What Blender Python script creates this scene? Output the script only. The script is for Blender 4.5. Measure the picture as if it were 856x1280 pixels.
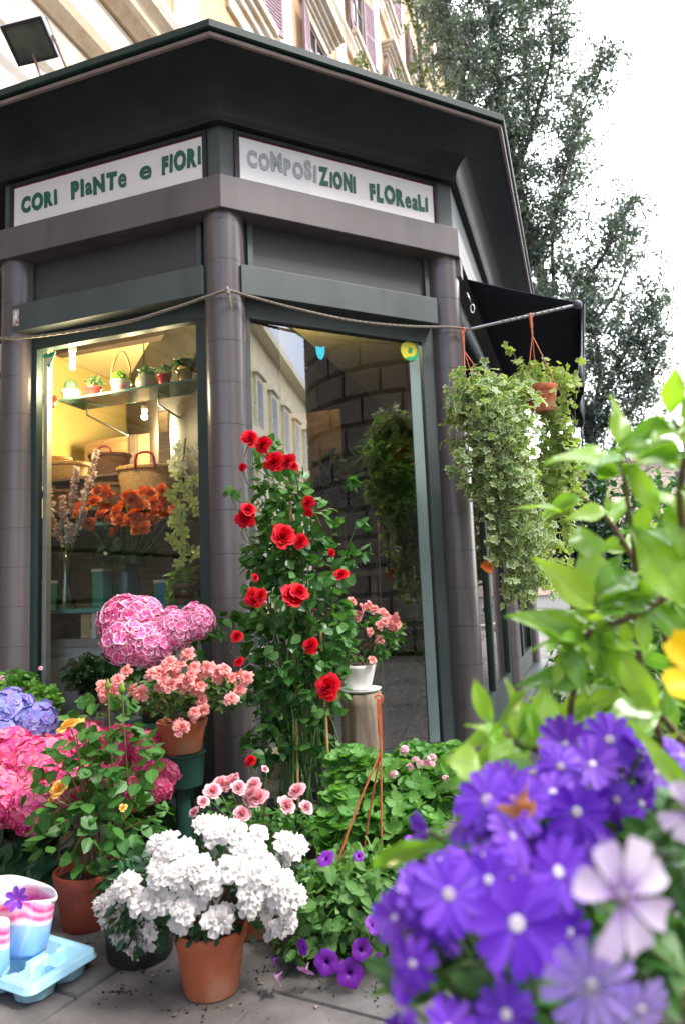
import bpy, math, random
import numpy as np
from math import sin, cos, pi, radians
for _o in list(bpy.data.objects): bpy.data.objects.remove(_o)
SC = bpy.context.scene
COL = SC.collection
rng = np.random.default_rng(7)

# ------------------------------------------------------------------ camera
FPX, PITCH, ROLL, EYE = 872.0, 0.1117, -0.0412, 1.05
_F = np.array([0, cos(PITCH), sin(PITCH)]); _U0 = np.array([0, -sin(PITCH), cos(PITCH)]); _R0 = np.array([1., 0, 0])
_R = cos(ROLL)*_R0 + sin(ROLL)*_U0
_U = -sin(ROLL)*_R0 + cos(ROLL)*_U0
cam = bpy.data.cameras.new('camera'); camo = bpy.data.objects.new('camera', cam); COL.objects.link(camo)
from mathutils import Matrix, Vector
camo.matrix_world = Matrix(((_R[0], _U[0], -_F[0], 0), (_R[1], _U[1], -_F[1], 0), (_R[2], _U[2], -_F[2], EYE), (0, 0, 0, 1)))
cam.sensor_fit = 'VERTICAL'; cam.sensor_height = 23.6; cam.lens = FPX/1280*23.6
cam.clip_start = 0.02; cam.clip_end = 2000
cam.dof.use_dof = True; cam.dof.focus_distance = 3.0; cam.dof.aperture_fstop = 2.2
SC.camera = camo

# ------------------------------------------------------------------ world, sun, exposure
SUN_EL, SUN_AZ = radians(52), radians(118)      # azimuth clockwise from +Y
w = bpy.data.worlds.new('World'); SC.world = w; w.use_nodes = True
nt = w.node_tree; nt.nodes.clear()
wo = nt.nodes.new('ShaderNodeOutputWorld'); bg = nt.nodes.new('ShaderNodeBackground')
sky = nt.nodes.new('ShaderNodeTexSky'); sky.sky_type = 'NISHITA'; sky.sun_disc = False
sky.sun_elevation = SUN_EL; sky.sun_rotation = SUN_AZ; sky.dust_density = 2.0; sky.air_density = 1.0
tc = nt.nodes.new('ShaderNodeTexCoord')
mp = nt.nodes.new('ShaderNodeMapping'); mp.inputs['Scale'].default_value = (1.2, 1.2, 2.2)
ns = nt.nodes.new('ShaderNodeTexNoise'); ns.inputs['Scale'].default_value = 1.3; ns.inputs['Detail'].default_value = 5
sep = nt.nodes.new('ShaderNodeSeparateXYZ')
ma = nt.nodes.new('ShaderNodeMath'); ma.operation = 'MULTIPLY_ADD'; ma.inputs[1].default_value = 0.55; ma.inputs[2].default_value = 0.10
ad = nt.nodes.new('ShaderNodeMath'); ad.operation = 'ADD'
rp = nt.nodes.new('ShaderNodeValToRGB'); rp.color_ramp.elements[0].position = 0.42; rp.color_ramp.elements[1].position = 0.62
mx = nt.nodes.new('ShaderNodeMix'); mx.data_type = 'RGBA'; mx.inputs['B'].default_value = (15.5, 15.8, 16.2, 1)
L = nt.links.new
L(tc.outputs['Generated'], mp.inputs['Vector']); L(mp.outputs[0], ns.inputs['Vector'])
L(tc.outputs['Generated'], sep.inputs[0]); L(sep.outputs['Y'], ma.inputs[0])
L(ns.outputs['Fac'], ad.inputs[0]); L(ma.outputs[0], ad.inputs[1]); L(ad.outputs[0], rp.inputs['Fac'])
L(rp.outputs['Color'], mx.inputs['Factor']); L(sky.outputs[0], mx.inputs['A'])
L(mx.outputs['Result'], bg.inputs['Color']); bg.inputs['Strength'].default_value = 0.135
L(bg.outputs[0], wo.inputs['Surface'])
sl = bpy.data.lights.new('sun', 'SUN'); sl.energy = 1.3; sl.angle = radians(12); sl.color = (1, 0.95, 0.87)
so = bpy.data.objects.new('sun', sl); COL.objects.link(so)
_sd = Vector((sin(SUN_AZ)*cos(SUN_EL), cos(SUN_AZ)*cos(SUN_EL), sin(SUN_EL)))
so.rotation_euler = _sd.to_track_quat('Z', 'Y').to_euler(); so.location = (8, -8, 20)
vs = SC.view_settings; vs.view_transform = 'Standard'; vs.look = 'None'; vs.gamma = 1; vs.use_curve_mapping = False
vs.exposure = 1.65
SC.render.engine = 'CYCLES'
SC.cycles.use_denoising = True
try: SC.cycles.denoiser = 'OPENIMAGEDENOISE'
except Exception: pass
SC.cycles.max_bounces = 10; SC.cycles.transparent_max_bounces = 16; SC.cycles.sample_clamp_indirect = 6
SC.cycles.caustics_reflective = False; SC.cycles.caustics_refractive = False

# ------------------------------------------------------------------ measuring helpers
def V3(*a): return np.array(a, float)
def ray(x, y): return _F*FPX + _R*(x-428) + _U*(640-y)
def at(x, y, Y):
    d = ray(x, y); return d*(Y/d[1]) + V3(0, 0, EYE)
def ground(x, y, z=0.0):
    d = ray(x, y); return d*((z-EYE)/d[2]) + V3(0, 0, EYE)
def unit(v):
    v = np.asarray(v, float); return v/(np.linalg.norm(v, axis=-1, keepdims=True)+1e-12)

# ------------------------------------------------------------------ geometry container
class Geo:
    def __init__(s): s.V = []; s.L = []; s.S = []; s.M = []; s.A = []; s.n = 0
    def add(s, V, faces, m=0, lc=None):
        V = np.asarray(V, float).reshape(-1, 3)
        sizes = np.array([len(f) for f in faces], np.int64)
        loops = np.array([i for f in faces for i in f], np.int64)
        s.V.append(V); s.L.append(loops+s.n); s.S.append(sizes)
        s.M.append(np.full(len(sizes), m, np.int64))
        s.A.append(np.zeros(len(V)) if lc is None else np.asarray(lc, float)); s.n += len(V)
        return s
    def inst(s, tpl, R, T, m=None):
        # tpl: Geo already merged; R (k,3,3) columns = axes (scaled); T (k,3)
        V, Lp, Sz, Mi, A = tpl.merged()
        k = len(T)
        if k == 0: return s
        VV = np.einsum('kij,nj->kni', R, V) + T[:, None, :]
        nv = len(V)
        s.V.append(VV.reshape(-1, 3)); s.L.append((Lp[None, :] + (np.arange(k)*nv)[:, None]).reshape(-1)+s.n)
        s.S.append(np.tile(Sz, k)); s.M.append(np.tile(Mi, k) if m is None else np.full(len(Sz)*k, m, np.int64))
        s.A.append(np.tile(A, k)); s.n += nv*k
        return s
    def merged(s):
        if len(s.V) > 1:
            s.V = [np.concatenate(s.V)]; s.L = [np.concatenate(s.L)]; s.S = [np.concatenate(s.S)]
            s.M = [np.concatenate(s.M)]; s.A = [np.concatenate(s.A)]
        return s.V[0], s.L[0], s.S[0], s.M[0], s.A[0]
    def join(s, g, R=None, T=None, m=None):
        return s.inst(g, np.eye(3)[None] if R is None else np.asarray(R)[None], V3(0, 0, 0)[None] if T is None else np.asarray(T, float)[None], m)
    def mesh(s, name, mats, smooth=False, origin=None, fn=None):
        V, Lp, Sz, Mi, A = s.merged()
        if fn is not None: V = fn(V)
        if origin is not None: V = V - np.asarray(origin)
        me = bpy.data.meshes.new(name)
        me.vertices.add(len(V)); me.vertices.foreach_set('co', V.astype(np.float32).ravel())
        me.loops.add(len(Lp)); me.loops.foreach_set('vertex_index', Lp.astype(np.int32))
        me.polygons.add(len(Sz)); st = np.concatenate([[0], np.cumsum(Sz)[:-1]])
        me.polygons.foreach_set('loop_start', st.astype(np.int32))
        try: me.polygons.foreach_set('loop_total', Sz.astype(np.int32))
        except Exception: pass
        me.polygons.foreach_set('material_index', Mi.astype(np.int32))
        me.polygons.foreach_set('use_smooth', np.full(len(Sz), bool(smooth)))
        for m in (mats if isinstance(mats, (list, tuple)) else [mats]): me.materials.append(m)
        at_ = me.attributes.new('lc', 'FLOAT', 'POINT'); at_.data.foreach_set('value', A.astype(np.float32))
        me.update(calc_edges=True); me.validate()
        return me

def thing(name, label, cat, loc=(0, 0, 0), group=None):
    o = bpy.data.objects.new(name, None); COL.objects.link(o); o.location = tuple(float(v) for v in loc); o.empty_display_size = .05
    o['label'] = label; o['category'] = cat
    if group: o['group'] = group
    return o
def worldloc(o):
    p = V3(*o.location)
    while o.parent: o = o.parent; p = p + V3(*o.location)
    return p
def obj(name, g, mats, parent=None, smooth=False, bevel=0, solid=0, subsurf=0, label=None, cat=None, kind=None, group=None, mirror=None):
    org = worldloc(parent) if parent is not None else None
    me = g.mesh(name, mats, smooth, org, mirror)
    o = bpy.data.objects.new(name, me); COL.objects.link(o)
    if parent is not None: o.parent = parent
    if solid:
        m = o.modifiers.new('solid', 'SOLIDIFY'); m.thickness = solid; m.offset = 0
    if bevel:
        m = o.modifiers.new('bevel', 'BEVEL'); m.width = bevel; m.segments = 2; m.limit_method = 'ANGLE'; m.angle_limit = radians(40)
    if subsurf:
        m = o.modifiers.new('sub', 'SUBSURF'); m.levels = subsurf; m.render_levels = subsurf
    if label: o['label'] = label
    if cat: o['category'] = cat
    if kind: o['kind'] = kind
    if group: o['group'] = group
    return o
def place(name, me, parent, pos, z_axis=(0, 0, 1), spin=0, scale=1.0):
    """an object sharing mesh data, standing at pos (world) with local z along z_axis"""
    o = bpy.data.objects.new(name, me); COL.objects.link(o)
    q = Vector(tuple(float(v) for v in z_axis)).to_track_quat('Z', 'Y')
    o.rotation_mode = 'QUATERNION'
    from mathutils import Quaternion
    o.rotation_quaternion = q @ Quaternion((0, 0, 1), spin)
    o.scale = (scale,)*3 if np.isscalar(scale) else scale
    p = np.asarray(pos, float)
    if parent is not None: o.parent = parent; p = p - worldloc(parent)
    o.location = tuple(float(v) for v in p)
    return o

# ---- primitive shapes
def box(g, x0, x1, y0, y1, z0, z1, m=0, X=None):
    v = np.array([(x, y, z) for z in (z0, z1) for y in (y0, y1) for x in (x0, x1)], float)
    if X is not None: v = X(v)
    f = [(0, 2, 3, 1), (4, 5, 7, 6), (0, 1, 5, 4), (2, 6, 7, 3), (0, 4, 6, 2), (1, 3, 7, 5)]
    return g.add(v, f, m)
def frameof(a):
    a = unit(a); u = np.cross(a, (0, 0, 1.)) if abs(a[2]) < .9 else np.cross(a, (1., 0, 0)); u = unit(u); return u, np.cross(a, u)
def tube(g, pts, r, m=0, n=7, cap=True, lc=0.0):
    pts = np.asarray(pts, float); k = len(pts); r = np.full(k, r) if np.isscalar(r) else np.asarray(r, float)
    T = np.gradient(pts, axis=0); T = unit(T)
    u, _ = frameof(T[0]); V = []
    for i in range(k):
        u = unit(u - T[i]*np.dot(u, T[i])); w_ = np.cross(T[i], u)
        a = np.arange(n)*2*pi/n
        V.append(pts[i] + r[i]*(np.cos(a)[:, None]*u + np.sin(a)[:, None]*w_))
    V = np.concatenate(V); F = []
    for i in range(k-1):
        for j in range(n):
            F.append((i*n+j, i*n+(j+1) % n, (i+1)*n+(j+1) % n, (i+1)*n+j))
    if cap: F.append(tuple(range(n))[::-1]); F.append(tuple((k-1)*n+j for j in range(n)))
    return g.add(V, F, m, np.full(len(V), lc))
def lathe(g, prof, c=(0, 0, 0), n=32, m=0, rib=0, nrib=0, lobes=None, mat_by=None, ax=1.0):
    prof = np.asarray(prof, float); k = len(prof); a = np.arange(n)*2*pi/n
    V = []
    for i, (r, z) in enumerate(prof):
        rr = r*(1+rib*np.cos(a*nrib)) if rib and 0 < i < k-1 else r*np.ones(n)
        V.append(np.stack([rr*np.cos(a), rr*np.sin(a)*ax, np.full(n, z)], 1))
    V = np.concatenate(V) + np.asarray(c, float); F = []; lc = np.repeat(np.linspace(0, 1, k), n)
    for i in range(k-1):
        for j in range(n):
            F.append((i*n+j, i*n+(j+1) % n, (i+1)*n+(j+1) % n, (i+1)*n+j))
    return g.add(V, F, m, lc)
def sph(g, c, r, m=0, nu=14, nv=9, noise=0):
    V = []; r = np.ones(3)*r
    for i in range(nv+1):
        t = pi*i/nv
        for j in range(nu):
            p = 2*pi*j/nu; q = V3(sin(t)*cos(p), sin(t)*sin(p), cos(t))
            V.append(q*r*(1+noise*sin(3*p+2*t)*sin(2*t)))
    V = np.array(V)+np.asarray(c); F = []
    for i in range(nv):
        for j in range(nu): F.append((i*nu+j, (i+1)*nu+j, (i+1)*nu+(j+1) % nu, i*nu+(j+1) % nu))
    return g.add(V, F, m)
def sheet(g, fn, nu, nv, m=0):
    us = np.linspace(0, 1, nu+1); vv = np.linspace(0, 1, nv+1); V = np.array([fn(a, b) for a in us for b in vv])
    F = [(i*(nv+1)+j, (i+1)*(nv+1)+j, (i+1)*(nv+1)+j+1, i*(nv+1)+j+1) for i in range(nu) for j in range(nv)]
    return g.add(V, F, m, np.array([b for a in us for b in vv]))
def curve_pts(P, n=12):
    P = np.asarray(P, float); t = np.linspace(0, len(P)-1, n); out = []
    for x in t:
        i = min(int(x), len(P)-2); f = x-i
        p0 = P[max(i-1, 0)]; p1 = P[i]; p2 = P[i+1]; p3 = P[min(i+2, len(P)-1)]
        out.append(.5*((2*p1)+(-p0+p2)*f+(2*p0-5*p1+4*p2-p3)*f*f+(-p0+3*p1-3*p2+p3)*f**3))
    return np.array(out)

# ------------------------------------------------------------------ materials
def _new(name):
    m = bpy.data.materials.new(name); m.use_nodes = True; t = m.node_tree
    return m, t, t.nodes['Principled BSDF'], t.nodes['Material Output']
def mat(name, c, c2=None, scale=8, rough=.6, r2=None, bump=0, bscale=None, metal=0, spec=.5, detail=6, coat=0, contrast=(.35, .65), stretch=None, emit=0, trans=0, alpha=1, c3=None, s3=.6, coords='Object', sheen=0):
    m, t, b, o = _new(name); N = t.nodes.new; Lk = t.links.new
    b.inputs['Base Color'].default_value = (*c, 1); b.inputs['Roughness'].default_value = rough; b.inputs['Metallic'].default_value = metal
    b.inputs['Specular IOR Level'].default_value = spec; b.inputs['Coat Weight'].default_value = coat
    if trans: b.inputs['Transmission Weight'].default_value = trans
    if emit: b.inputs['Emission Color'].default_value = (*c, 1); b.inputs['Emission Strength'].default_value = emit
    co = N('ShaderNodeTexCoord'); vec = co.outputs[coords]
    if stretch:
        mp = N('ShaderNodeMapping'); mp.inputs['Scale'].default_value = stretch; Lk(vec, mp.inputs[0]); vec = mp.outputs[0]
    if c2 is not None:
        n = N('ShaderNodeTexNoise'); n.inputs['Scale'].default_value = scale; n.inputs['Detail'].default_value = detail; Lk(vec, n.inputs['Vector'])
        r = N('ShaderNodeValToRGB'); r.color_ramp.elements[0].position = contrast[0]; r.color_ramp.elements[1].position = contrast[1]
        r.color_ramp.elements[0].color = (*c, 1); r.color_ramp.elements[1].color = (*c2, 1); Lk(n.outputs['Fac'], r.inputs['Fac'])
        outc = r.outputs['Color']
        if c3 is not None:
            n3 = N('ShaderNodeTexNoise'); n3.inputs['Scale'].default_value = s3; n3.inputs['Detail'].default_value = 8; Lk(vec, n3.inputs['Vector'])
            r3 = N('ShaderNodeValToRGB'); r3.color_ramp.elements[0].position = .5; r3.color_ramp.elements[1].position = .68; Lk(n3.outputs['Fac'], r3.inputs['Fac'])
            x = N('ShaderNodeMix'); x.data_type = 'RGBA'; Lk(r3.outputs['Color'], x.inputs['Factor']); Lk(outc, x.inputs['A']); x.inputs['B'].default_value = (*c3, 1); outc = x.outputs['Result']
        Lk(outc, b.inputs['Base Color'])
        if r2 is not None:
            mr = N('ShaderNodeMapRange'); mr.inputs['To Min'].default_value = rough; mr.inputs['To Max'].default_value = r2; Lk(n.outputs['Fac'], mr.inputs['Value']); Lk(mr.outputs[0], b.inputs['Roughness'])
    if bump:
        n2 = N('ShaderNodeTexNoise'); n2.inputs['Scale'].default_value = bscale or scale*4; n2.inputs['Detail'].default_value = 6; Lk(vec, n2.inputs['Vector'])
        bp = N('ShaderNodeBump'); bp.inputs['Strength'].default_value = bump; bp.inputs['Distance'].default_value = .01; Lk(n2.outputs['Fac'], bp.inputs['Height']); Lk(bp.outputs[0], b.inputs['Normal'])
    return m
def leafmat(name, cols, rough=.42, transl=.35, edge=None, edge_at=(.55, .75), edge_noise=.25, spec=.4, tcol=None, inner=None, inner_at=(.1, .3), vein=0.0):
    """cols: list of colours picked per leaf / petal; lc attribute 0 centre .. 1 margin"""
    m, t, b, o = _new(name); N = t.nodes.new; Lk = t.links.new
    g = N('ShaderNodeNewGeometry'); r = N('ShaderNodeValToRGB'); e = r.color_ramp.elements
    while len(e) < len(cols): e.new(.5)
    for i, c in enumerate(cols): e[i].position = i/(max(1, len(cols)-1)); e[i].color = (*c, 1)
    Lk(g.outputs['Random Per Island'], r.inputs['Fac']); out = r.outputs['Color']
    if edge is not None or inner is not None or vein:
        at_ = N('ShaderNodeAttribute'); at_.attribute_name = 'lc'
        co = N('ShaderNodeTexCoord'); nz = N('ShaderNodeTexNoise'); nz.inputs['Scale'].default_value = 60; Lk(co.outputs['Object'], nz.inputs['Vector'])
        mm = N('ShaderNodeMath'); mm.operation = 'MULTIPLY_ADD'; mm.inputs[1].default_value = edge_noise*2; mm.inputs[2].default_value = -edge_noise; Lk(nz.outputs['Fac'], mm.inputs[0])
        su = N('ShaderNodeMath'); su.operation = 'ADD'; Lk(mm.outputs[0], su.inputs[0]); Lk(at_.outputs['Fac'], su.inputs[1])
        for colr, (a0, a1), inv in ((edge, edge_at, False), (inner, inner_at, True)):
            if colr is None: continue
            mr = N('ShaderNodeMapRange'); mr.inputs['From Min'].default_value = a0; mr.inputs['From Max'].default_value = a1; Lk(su.outputs[0], mr.inputs['Value'])
            if inv: mr.inputs['To Min'].default_value = 1; mr.inputs['To Max'].default_value = 0
            x = N('ShaderNodeMix'); x.data_type = 'RGBA'; Lk(mr.outputs[0], x.inputs['Factor']); Lk(out, x.inputs['A']); x.inputs['B'].default_value = (*colr, 1); out = x.outputs['Result']
        if vein:
            mr = N('ShaderNodeMapRange'); mr.inputs['From Min'].default_value = 0.03; mr.inputs['From Max'].default_value = .14; mr.inputs['To Min'].default_value = vein; mr.inputs['To Max'].default_value = 0; Lk(at_.outputs['Fac'], mr.inputs['Value'])
            x = N('ShaderNodeMix'); x.data_type = 'RGBA'; Lk(mr.outputs[0], x.inputs['Factor']); Lk(out, x.inputs['A']); x.inputs['B'].default_value = (.22, .32, .12, 1); out = x.outputs['Result']
    co2 = N('ShaderNodeTexCoord'); n2 = N('ShaderNodeTexNoise'); n2.inputs['Scale'].default_value = 25; Lk(co2.outputs['Object'], n2.inputs['Vector'])
    hv = N('ShaderNodeHueSaturation'); mr2 = N('ShaderNodeMapRange'); mr2.inputs['To Min'].default_value = .75; mr2.inputs['To Max'].default_value = 1.25; Lk(n2.outputs['Fac'], mr2.inputs['Value']); Lk(mr2.outputs[0], hv.inputs['Value']); Lk(out, hv.inputs['Color']); out = hv.outputs['Color']
    Lk(out, b.inputs['Base Color']); b.inputs['Roughness'].default_value = rough; b.inputs['Specular IOR Level'].default_value = spec
    if transl:
        tr = N('ShaderNodeBsdfTranslucent'); mix = N('ShaderNodeMixShader'); mix.inputs[0].default_value = transl
        ml = N('ShaderNodeMix'); ml.data_type = 'RGBA'; ml.blend_type = 'MULTIPLY'; ml.inputs['Factor'].default_value = 1; Lk(out, ml.inputs['A']); ml.inputs['B'].default_value = (*(tcol or (1.5, 1.6, .7)), 1)
        Lk(ml.outputs['Result'], tr.inputs['Color']); Lk(b.outputs[0], mix.inputs[1]); Lk(tr.outputs[0], mix.inputs[2]); Lk(mix.outputs[0], o.inputs['Surface'])
    return m
def glassmat(name, tint=(.93, .97, .96), base=.12, ior=1.6, rough=0.0):
    m, t, b, o = _new(name); N = t.nodes.new; Lk = t.links.new
    tr = N('ShaderNodeBsdfTransparent'); tr.inputs[0].default_value = (*tint, 1); gl = N('ShaderNodeBsdfGlossy'); gl.inputs['Roughness'].default_value = rough
    fr = N('ShaderNodeFresnel'); fr.inputs[0].default_value = ior; ad = N('ShaderNodeMath'); ad.operation = 'ADD'; ad.inputs[1].default_value = base; ad.use_clamp = True
    Lk(fr.outputs[0], ad.inputs[0]); mix = N('ShaderNodeMixShader'); Lk(ad.outputs[0], mix.inputs[0]); Lk(tr.outputs[0], mix.inputs[1]); Lk(gl.outputs[0], mix.inputs[2]); Lk(mix.outputs[0], o.inputs['Surface'])
    return m

# ------------------------------------------------------------------ leaf and petal templates (unit length along +x, face up +z)
def prof_w(shape, t):
    if shape == 'ovate': return math.sin(pi*min(1, t**.75))**.85 if t < 1 else 0
    if shape == 'lance': return (math.sin(pi*t**.85)**1.15) if 0 < t < 1 else 0
    if shape == 'obov': return (math.sin(pi*t**1.45)**.8) if 0 < t < 1 else 0
    if shape == 'round': return math.sqrt(max(0, 1-(2*t-1)**2))
    return math.sin(pi*t)
def leaf_tpl(shape='ovate', W=.5, rows=5, fold=.15, curl=.2, cols=3, wave=0, serr=0):
    g = Geo(); V = []; lc = []; cs = np.linspace(-1, 1, cols)
    for i in range(rows+1):
        t = i/rows; w_ = prof_w(shape, t)*W/2 + .004
        if serr and 0 < i < rows: w_ *= 1+serr*(1 if i % 2 else -1)
        for s in cs:
            V.append((t, s*w_, fold*abs(s)*w_*2 - curl*t*t + wave*sin(t*9+s)*abs(s)*.1)); lc.append(max(abs(s), 0))
    F = [(i*cols+j, i*cols+j+1, (i+1)*cols+j+1, (i+1)*cols+j) for i in range(rows) for j in range(cols-1)]
    return g.add(V, [f[::-1] for f in F], 0, lc)
def fan_tpl(rad, n=20, cup=.1, wave=0, a0=-pi, a1=pi, offset=0, rings=(0.02, .55, 1)):
    g = Geo(); V = []; lc = []; k = len(rings)
    for r in rings:
        for j in range(n+1):
            a = a0+(a1-a0)*j/n; R = rad(a)*r
            V.append((R*cos(a)+offset, R*sin(a), cup*r*r + wave*r*sin(a*7))); lc.append(r)
    F = [(i*(n+1)+j, (i+1)*(n+1)+j, (i+1)*(n+1)+j+1, i*(n+1)+j+1) for i in range(k-1) for j in range(n)]
    return g.add(V, F, 0, lc)
def ivy_rad(a):
    return .25 + .40*max(0, cos(a*1.0))**9 + .27*max(0, cos(a-1.12))**14 + .27*max(0, cos(a+1.12))**14 + .16*max(0, cos(abs(a)-2.2))**12 - .12*max(0, cos(a-pi))**10
T_OV = leaf_tpl('ovate', .55, 5, .12, .18, 3); T_OV2 = leaf_tpl('ovate', .72, 5, .05, .08, 3)
T_OVB = leaf_tpl('ovate', .6, 8, .10, .22, 5, wave=.4)
T_LA = leaf_tpl('lance', .32, 5, .2, .25, 3); T_OB = leaf_tpl('obov', .42, 5, .12, .12, 3)
T_BIG = leaf_tpl('lance', .42, 10, .16, .3, 5, wave=.5)
T_HY = leaf_tpl('ovate', .68, 10, .08, .25, 5, wave=.6, serr=.04)
T_SM = leaf_tpl('lance', .42, 2, .1, .1, 2)
T_IVY = fan_tpl(ivy_rad, 28, .03, .015, -pi+.02, pi-.02, .15, (0.03, .5, .75, 1))
T_GER = fan_tpl(lambda a: .5*(1+.07*cos(9*a)) - .3*max(0, cos(a-pi))**12, 24, .14, .02, -pi+.05, pi-.05, .2, (.03, .5, .8, 1))

def frames(axis, normal, size):
    a = unit(axis); n = normal - a*np.sum(a*normal, -1, keepdims=True); n = unit(n); b = np.cross(n, a)
    return np.stack([a, b, n], -1)*np.asarray(size).reshape(-1, 1, 1)
def rvec(n): return unit(rng.normal(size=(n, 3)))
def ell_points(ells, n, shell=(.55, 1.0), hemi=-1.0):
    E_ = np.array(ells, float); w_ = (E_[:, 3]*E_[:, 4]*E_[:, 5])**(2/3); w_ /= w_.sum()
    idx = rng.choice(len(E_), n, p=w_); d = rvec(n)
    if hemi > -1:
        bad = d[:, 2] < hemi; d[bad, 2] *= -1
    r = shell[0]+(shell[1]-shell[0])*rng.random(n)**.6
    return E_[idx, :3] + d*E_[idx, 3:]*r[:, None], d
def leaves(g, tpl, ells, n, size, up=.7, out=.6, droop=0, rand=.5, shell=(.5, 1.0), m=0, hemi=-1.0, avoid=None):
    p, d = ell_points(ells, n, shell, hemi)
    if avoid is not None:
        k = avoid(p); p, d = p[k], d[k]; n = len(p)
    ax = unit(d*V3(1, 1, .5)*1.0 + rand*rng.normal(size=(n, 3)) + V3(0, 0, -droop)); nm = unit(V3(0, 0, up)+out*d+.35*rng.normal(size=(n, 3)))
    s = size[0]+(size[1]-size[0])*rng.random(n)
    return g.inst(tpl, frames(ax, nm, s), p - ax*s[:, None]*.5, m)
def stems(g, base, ells, n, r=(.003, .0012), spread=.02, m=0, sag=0, reach=.8):
    p, d = ell_points(ells, n, (.2, reach))
    for q in p:
        b = np.asarray(base, float)+rng.normal(size=3)*V3(spread, spread, 0); mid = (b+q)/2+V3(0, 0, .15*np.linalg.norm(q-b))*(1-sag)+rng.normal(size=3)*.01
        P = curve_pts([b, mid, q], 7); tube(g, P, np.linspace(r[0], r[1], 7), m, 5, False)
    return g
def E(px, py, Y, rx, ry, rd=None):
    """ellipsoid seen at a pixel: radii given in photo pixels at that distance"""
    k = Y/FPX; c = at(px, py, Y); return (*c, rx*k, (rd if rd else (rx+ry)/2)*k, ry*k)

# ------------------------------------------------------------------ blossoms
def petal_cup(g, ang, r, h, span, flare, tw=0, m=0, ruff=0, top=.9, n=4, z0=0):
    V = []; lc = []; ph = rng.random()*6
    for i in range(n+1):
        t = i/n; wf = math.sin(pi*(.12+.72*t))**.7 if t < 1 else .55
        for j in range(n+1):
            s = -1+2*j/n; a = ang+s*span*wf+tw*t
            R = r*(.25+.75*t**.8)+flare*t**3*(1-.15*s*s); z = h*t*(1-.12*s*s) - flare*.6*t**4 + ruff*sin(s*5+ph)*t*t
            R += ruff*.7*cos(s*6+ph*2)*t*t
            V.append((R*cos(a), R*sin(a), z0+z)); lc.append(max(t, abs(s)*t))
    F = [(i*(n+1)+j, i*(n+1)+j+1, (i+1)*(n+1)+j+1, (i+1)*(n+1)+j) for i in range(n) for j in range(n)]
    g.add(V, F, m, lc)
def rose_geo(k=24, openness=1.0, ruff=.03):
    g = Geo()
    for i in range(k):
        f = i/(k-1); petal_cup(g, i*2.4+rng.random()*.4, .10+.62*f*openness, .85-.38*f, (1.3-.55*f), (.05+.42*f*f)*openness, .2, 0, ruff*(.5+f), n=4, z0=-.1)
    return g
def ruffle_geo(k=16):
    g = Geo()
    for i in range(k):
        f = i/(k-1); petal_cup(g, i*2.4+rng.random()*.6, .14+.38*f, .80-.52*f, .78, .22+.34*f, .1, 0, .10+.05*rng.random(), n=4)
    return g
def petal_flat(g, ang, L_, W_, r0=.05, cup=.1, m=0, tilt=0, lc_edge=False, rows=4, tipw=.8, shape='obov', curl=0, cols=4):
    V = []; lc = []
    for i in range(rows+1):
        t = i/rows; w_ = W_*(max(prof_w(shape, min(.98, .04+t*tipw)), .06))
        for j in range(cols+1):
            s = -1+2*j/cols; x = r0+L_*t; y = s*w_; z = cup*(s*s)*w_ + tilt*t - curl*t*t*L_
            V.append((x*cos(ang)-y*sin(ang), x*sin(ang)+y*cos(ang), z)); lc.append(max(t, abs(s)) if lc_edge else t)
    n = cols+1
    g.add(V, [(i*n+j, (i+1)*n+j, (i+1)*n+j+1, i*n+j+1) for i in range(rows) for j in range(cols)], m, lc)
def hydrangea_geo(nf=150, fr=.2, bottom=-.45):
    fl = Geo()
    for q in range(4): petal_flat(fl, q*pi/2, .95, .62, .02, .25, 0, .12, True, 3, .86, 'obov', .05, 3)
    sph(fl, (0, 0, .08), .09, 1, 6, 4)
    i = np.arange(nf)+.5; z = 1-(1-bottom)*i/nf; ph = i*2.39996; r = np.sqrt(1-z*z); d = np.stack([r*np.cos(ph), r*np.sin(ph), z], 1)
    d = unit(d + rng.normal(size=d.shape)*.05); rr = 1+rng.normal(size=nf)*.06
    ax = np.cross(d, rvec(nf)); g = Geo(); g.inst(fl, frames(ax, unit(d+.22*rng.normal(size=d.shape)), fr*(.85+.3*rng.random(nf))), d*rr[:, None]*(1-fr*.2))
    return g
def daisy_geo(n=12, L_=1, W_=.34, disc=.2, cup=.15, tilt=.05, curl=.1):
    g = Geo()
    for i in range(n): petal_flat(g, i*2*pi/n+rng.normal()*.05, L_*(.92+.12*rng.random()), W_, disc*.7, cup, 0, tilt+rng.normal()*.04, False, 6, .83, 'obov', curl, 4)
    lathe(g, [(disc*1.15, -.02), (disc*1.15, .025), (disc*.8, .05), (disc*.5, .045), (.001, .03)], (0, 0, 0), 18, 1)
    return g
def petunia_geo():
    g = Geo(); V = []; lc = []; n = 30; prof = [(.07, -1.0), (.10, -.6), (.16, -.3), (.3, -.08), (.62, .02), (.95, .0), (1.05, -.04)]
    for i, (r, z) in enumerate(prof):
        for j in range(n):
            a = 2*pi*j/n; lob = 1+.13*abs(cos(2.5*a))*(i/6)**1.5; V.append((r*lob*cos(a), r*lob*sin(a), z+.05*sin(5*a+.5)*(i/6)**2+.03*sin(11*a)*(i/6)**3)); lc.append(max(0, r))
    F = [(i*n+j, i*n+(j+1) % n, (i+1)*n+(j+1) % n, (i+1)*n+j) for i in range(6) for j in range(n)]
    return g.add(V, F, 0, lc)
def geran_geo():
    g = Geo()
    for k in range(9):
        d = unit(V3(rng.normal(), rng.normal(), 1.0)); f = Geo()
        for q in range(5): petal_flat(f, q*2*pi/5, .4, .16, .02, .2, 0, .05, False, 3, .85, 'obov', 0, 2)
        R = frames(np.cross(d, rvec(1)[0])[None], d[None], [1.0]); g.inst(f, R, (d*.55)[None])
    return g
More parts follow.
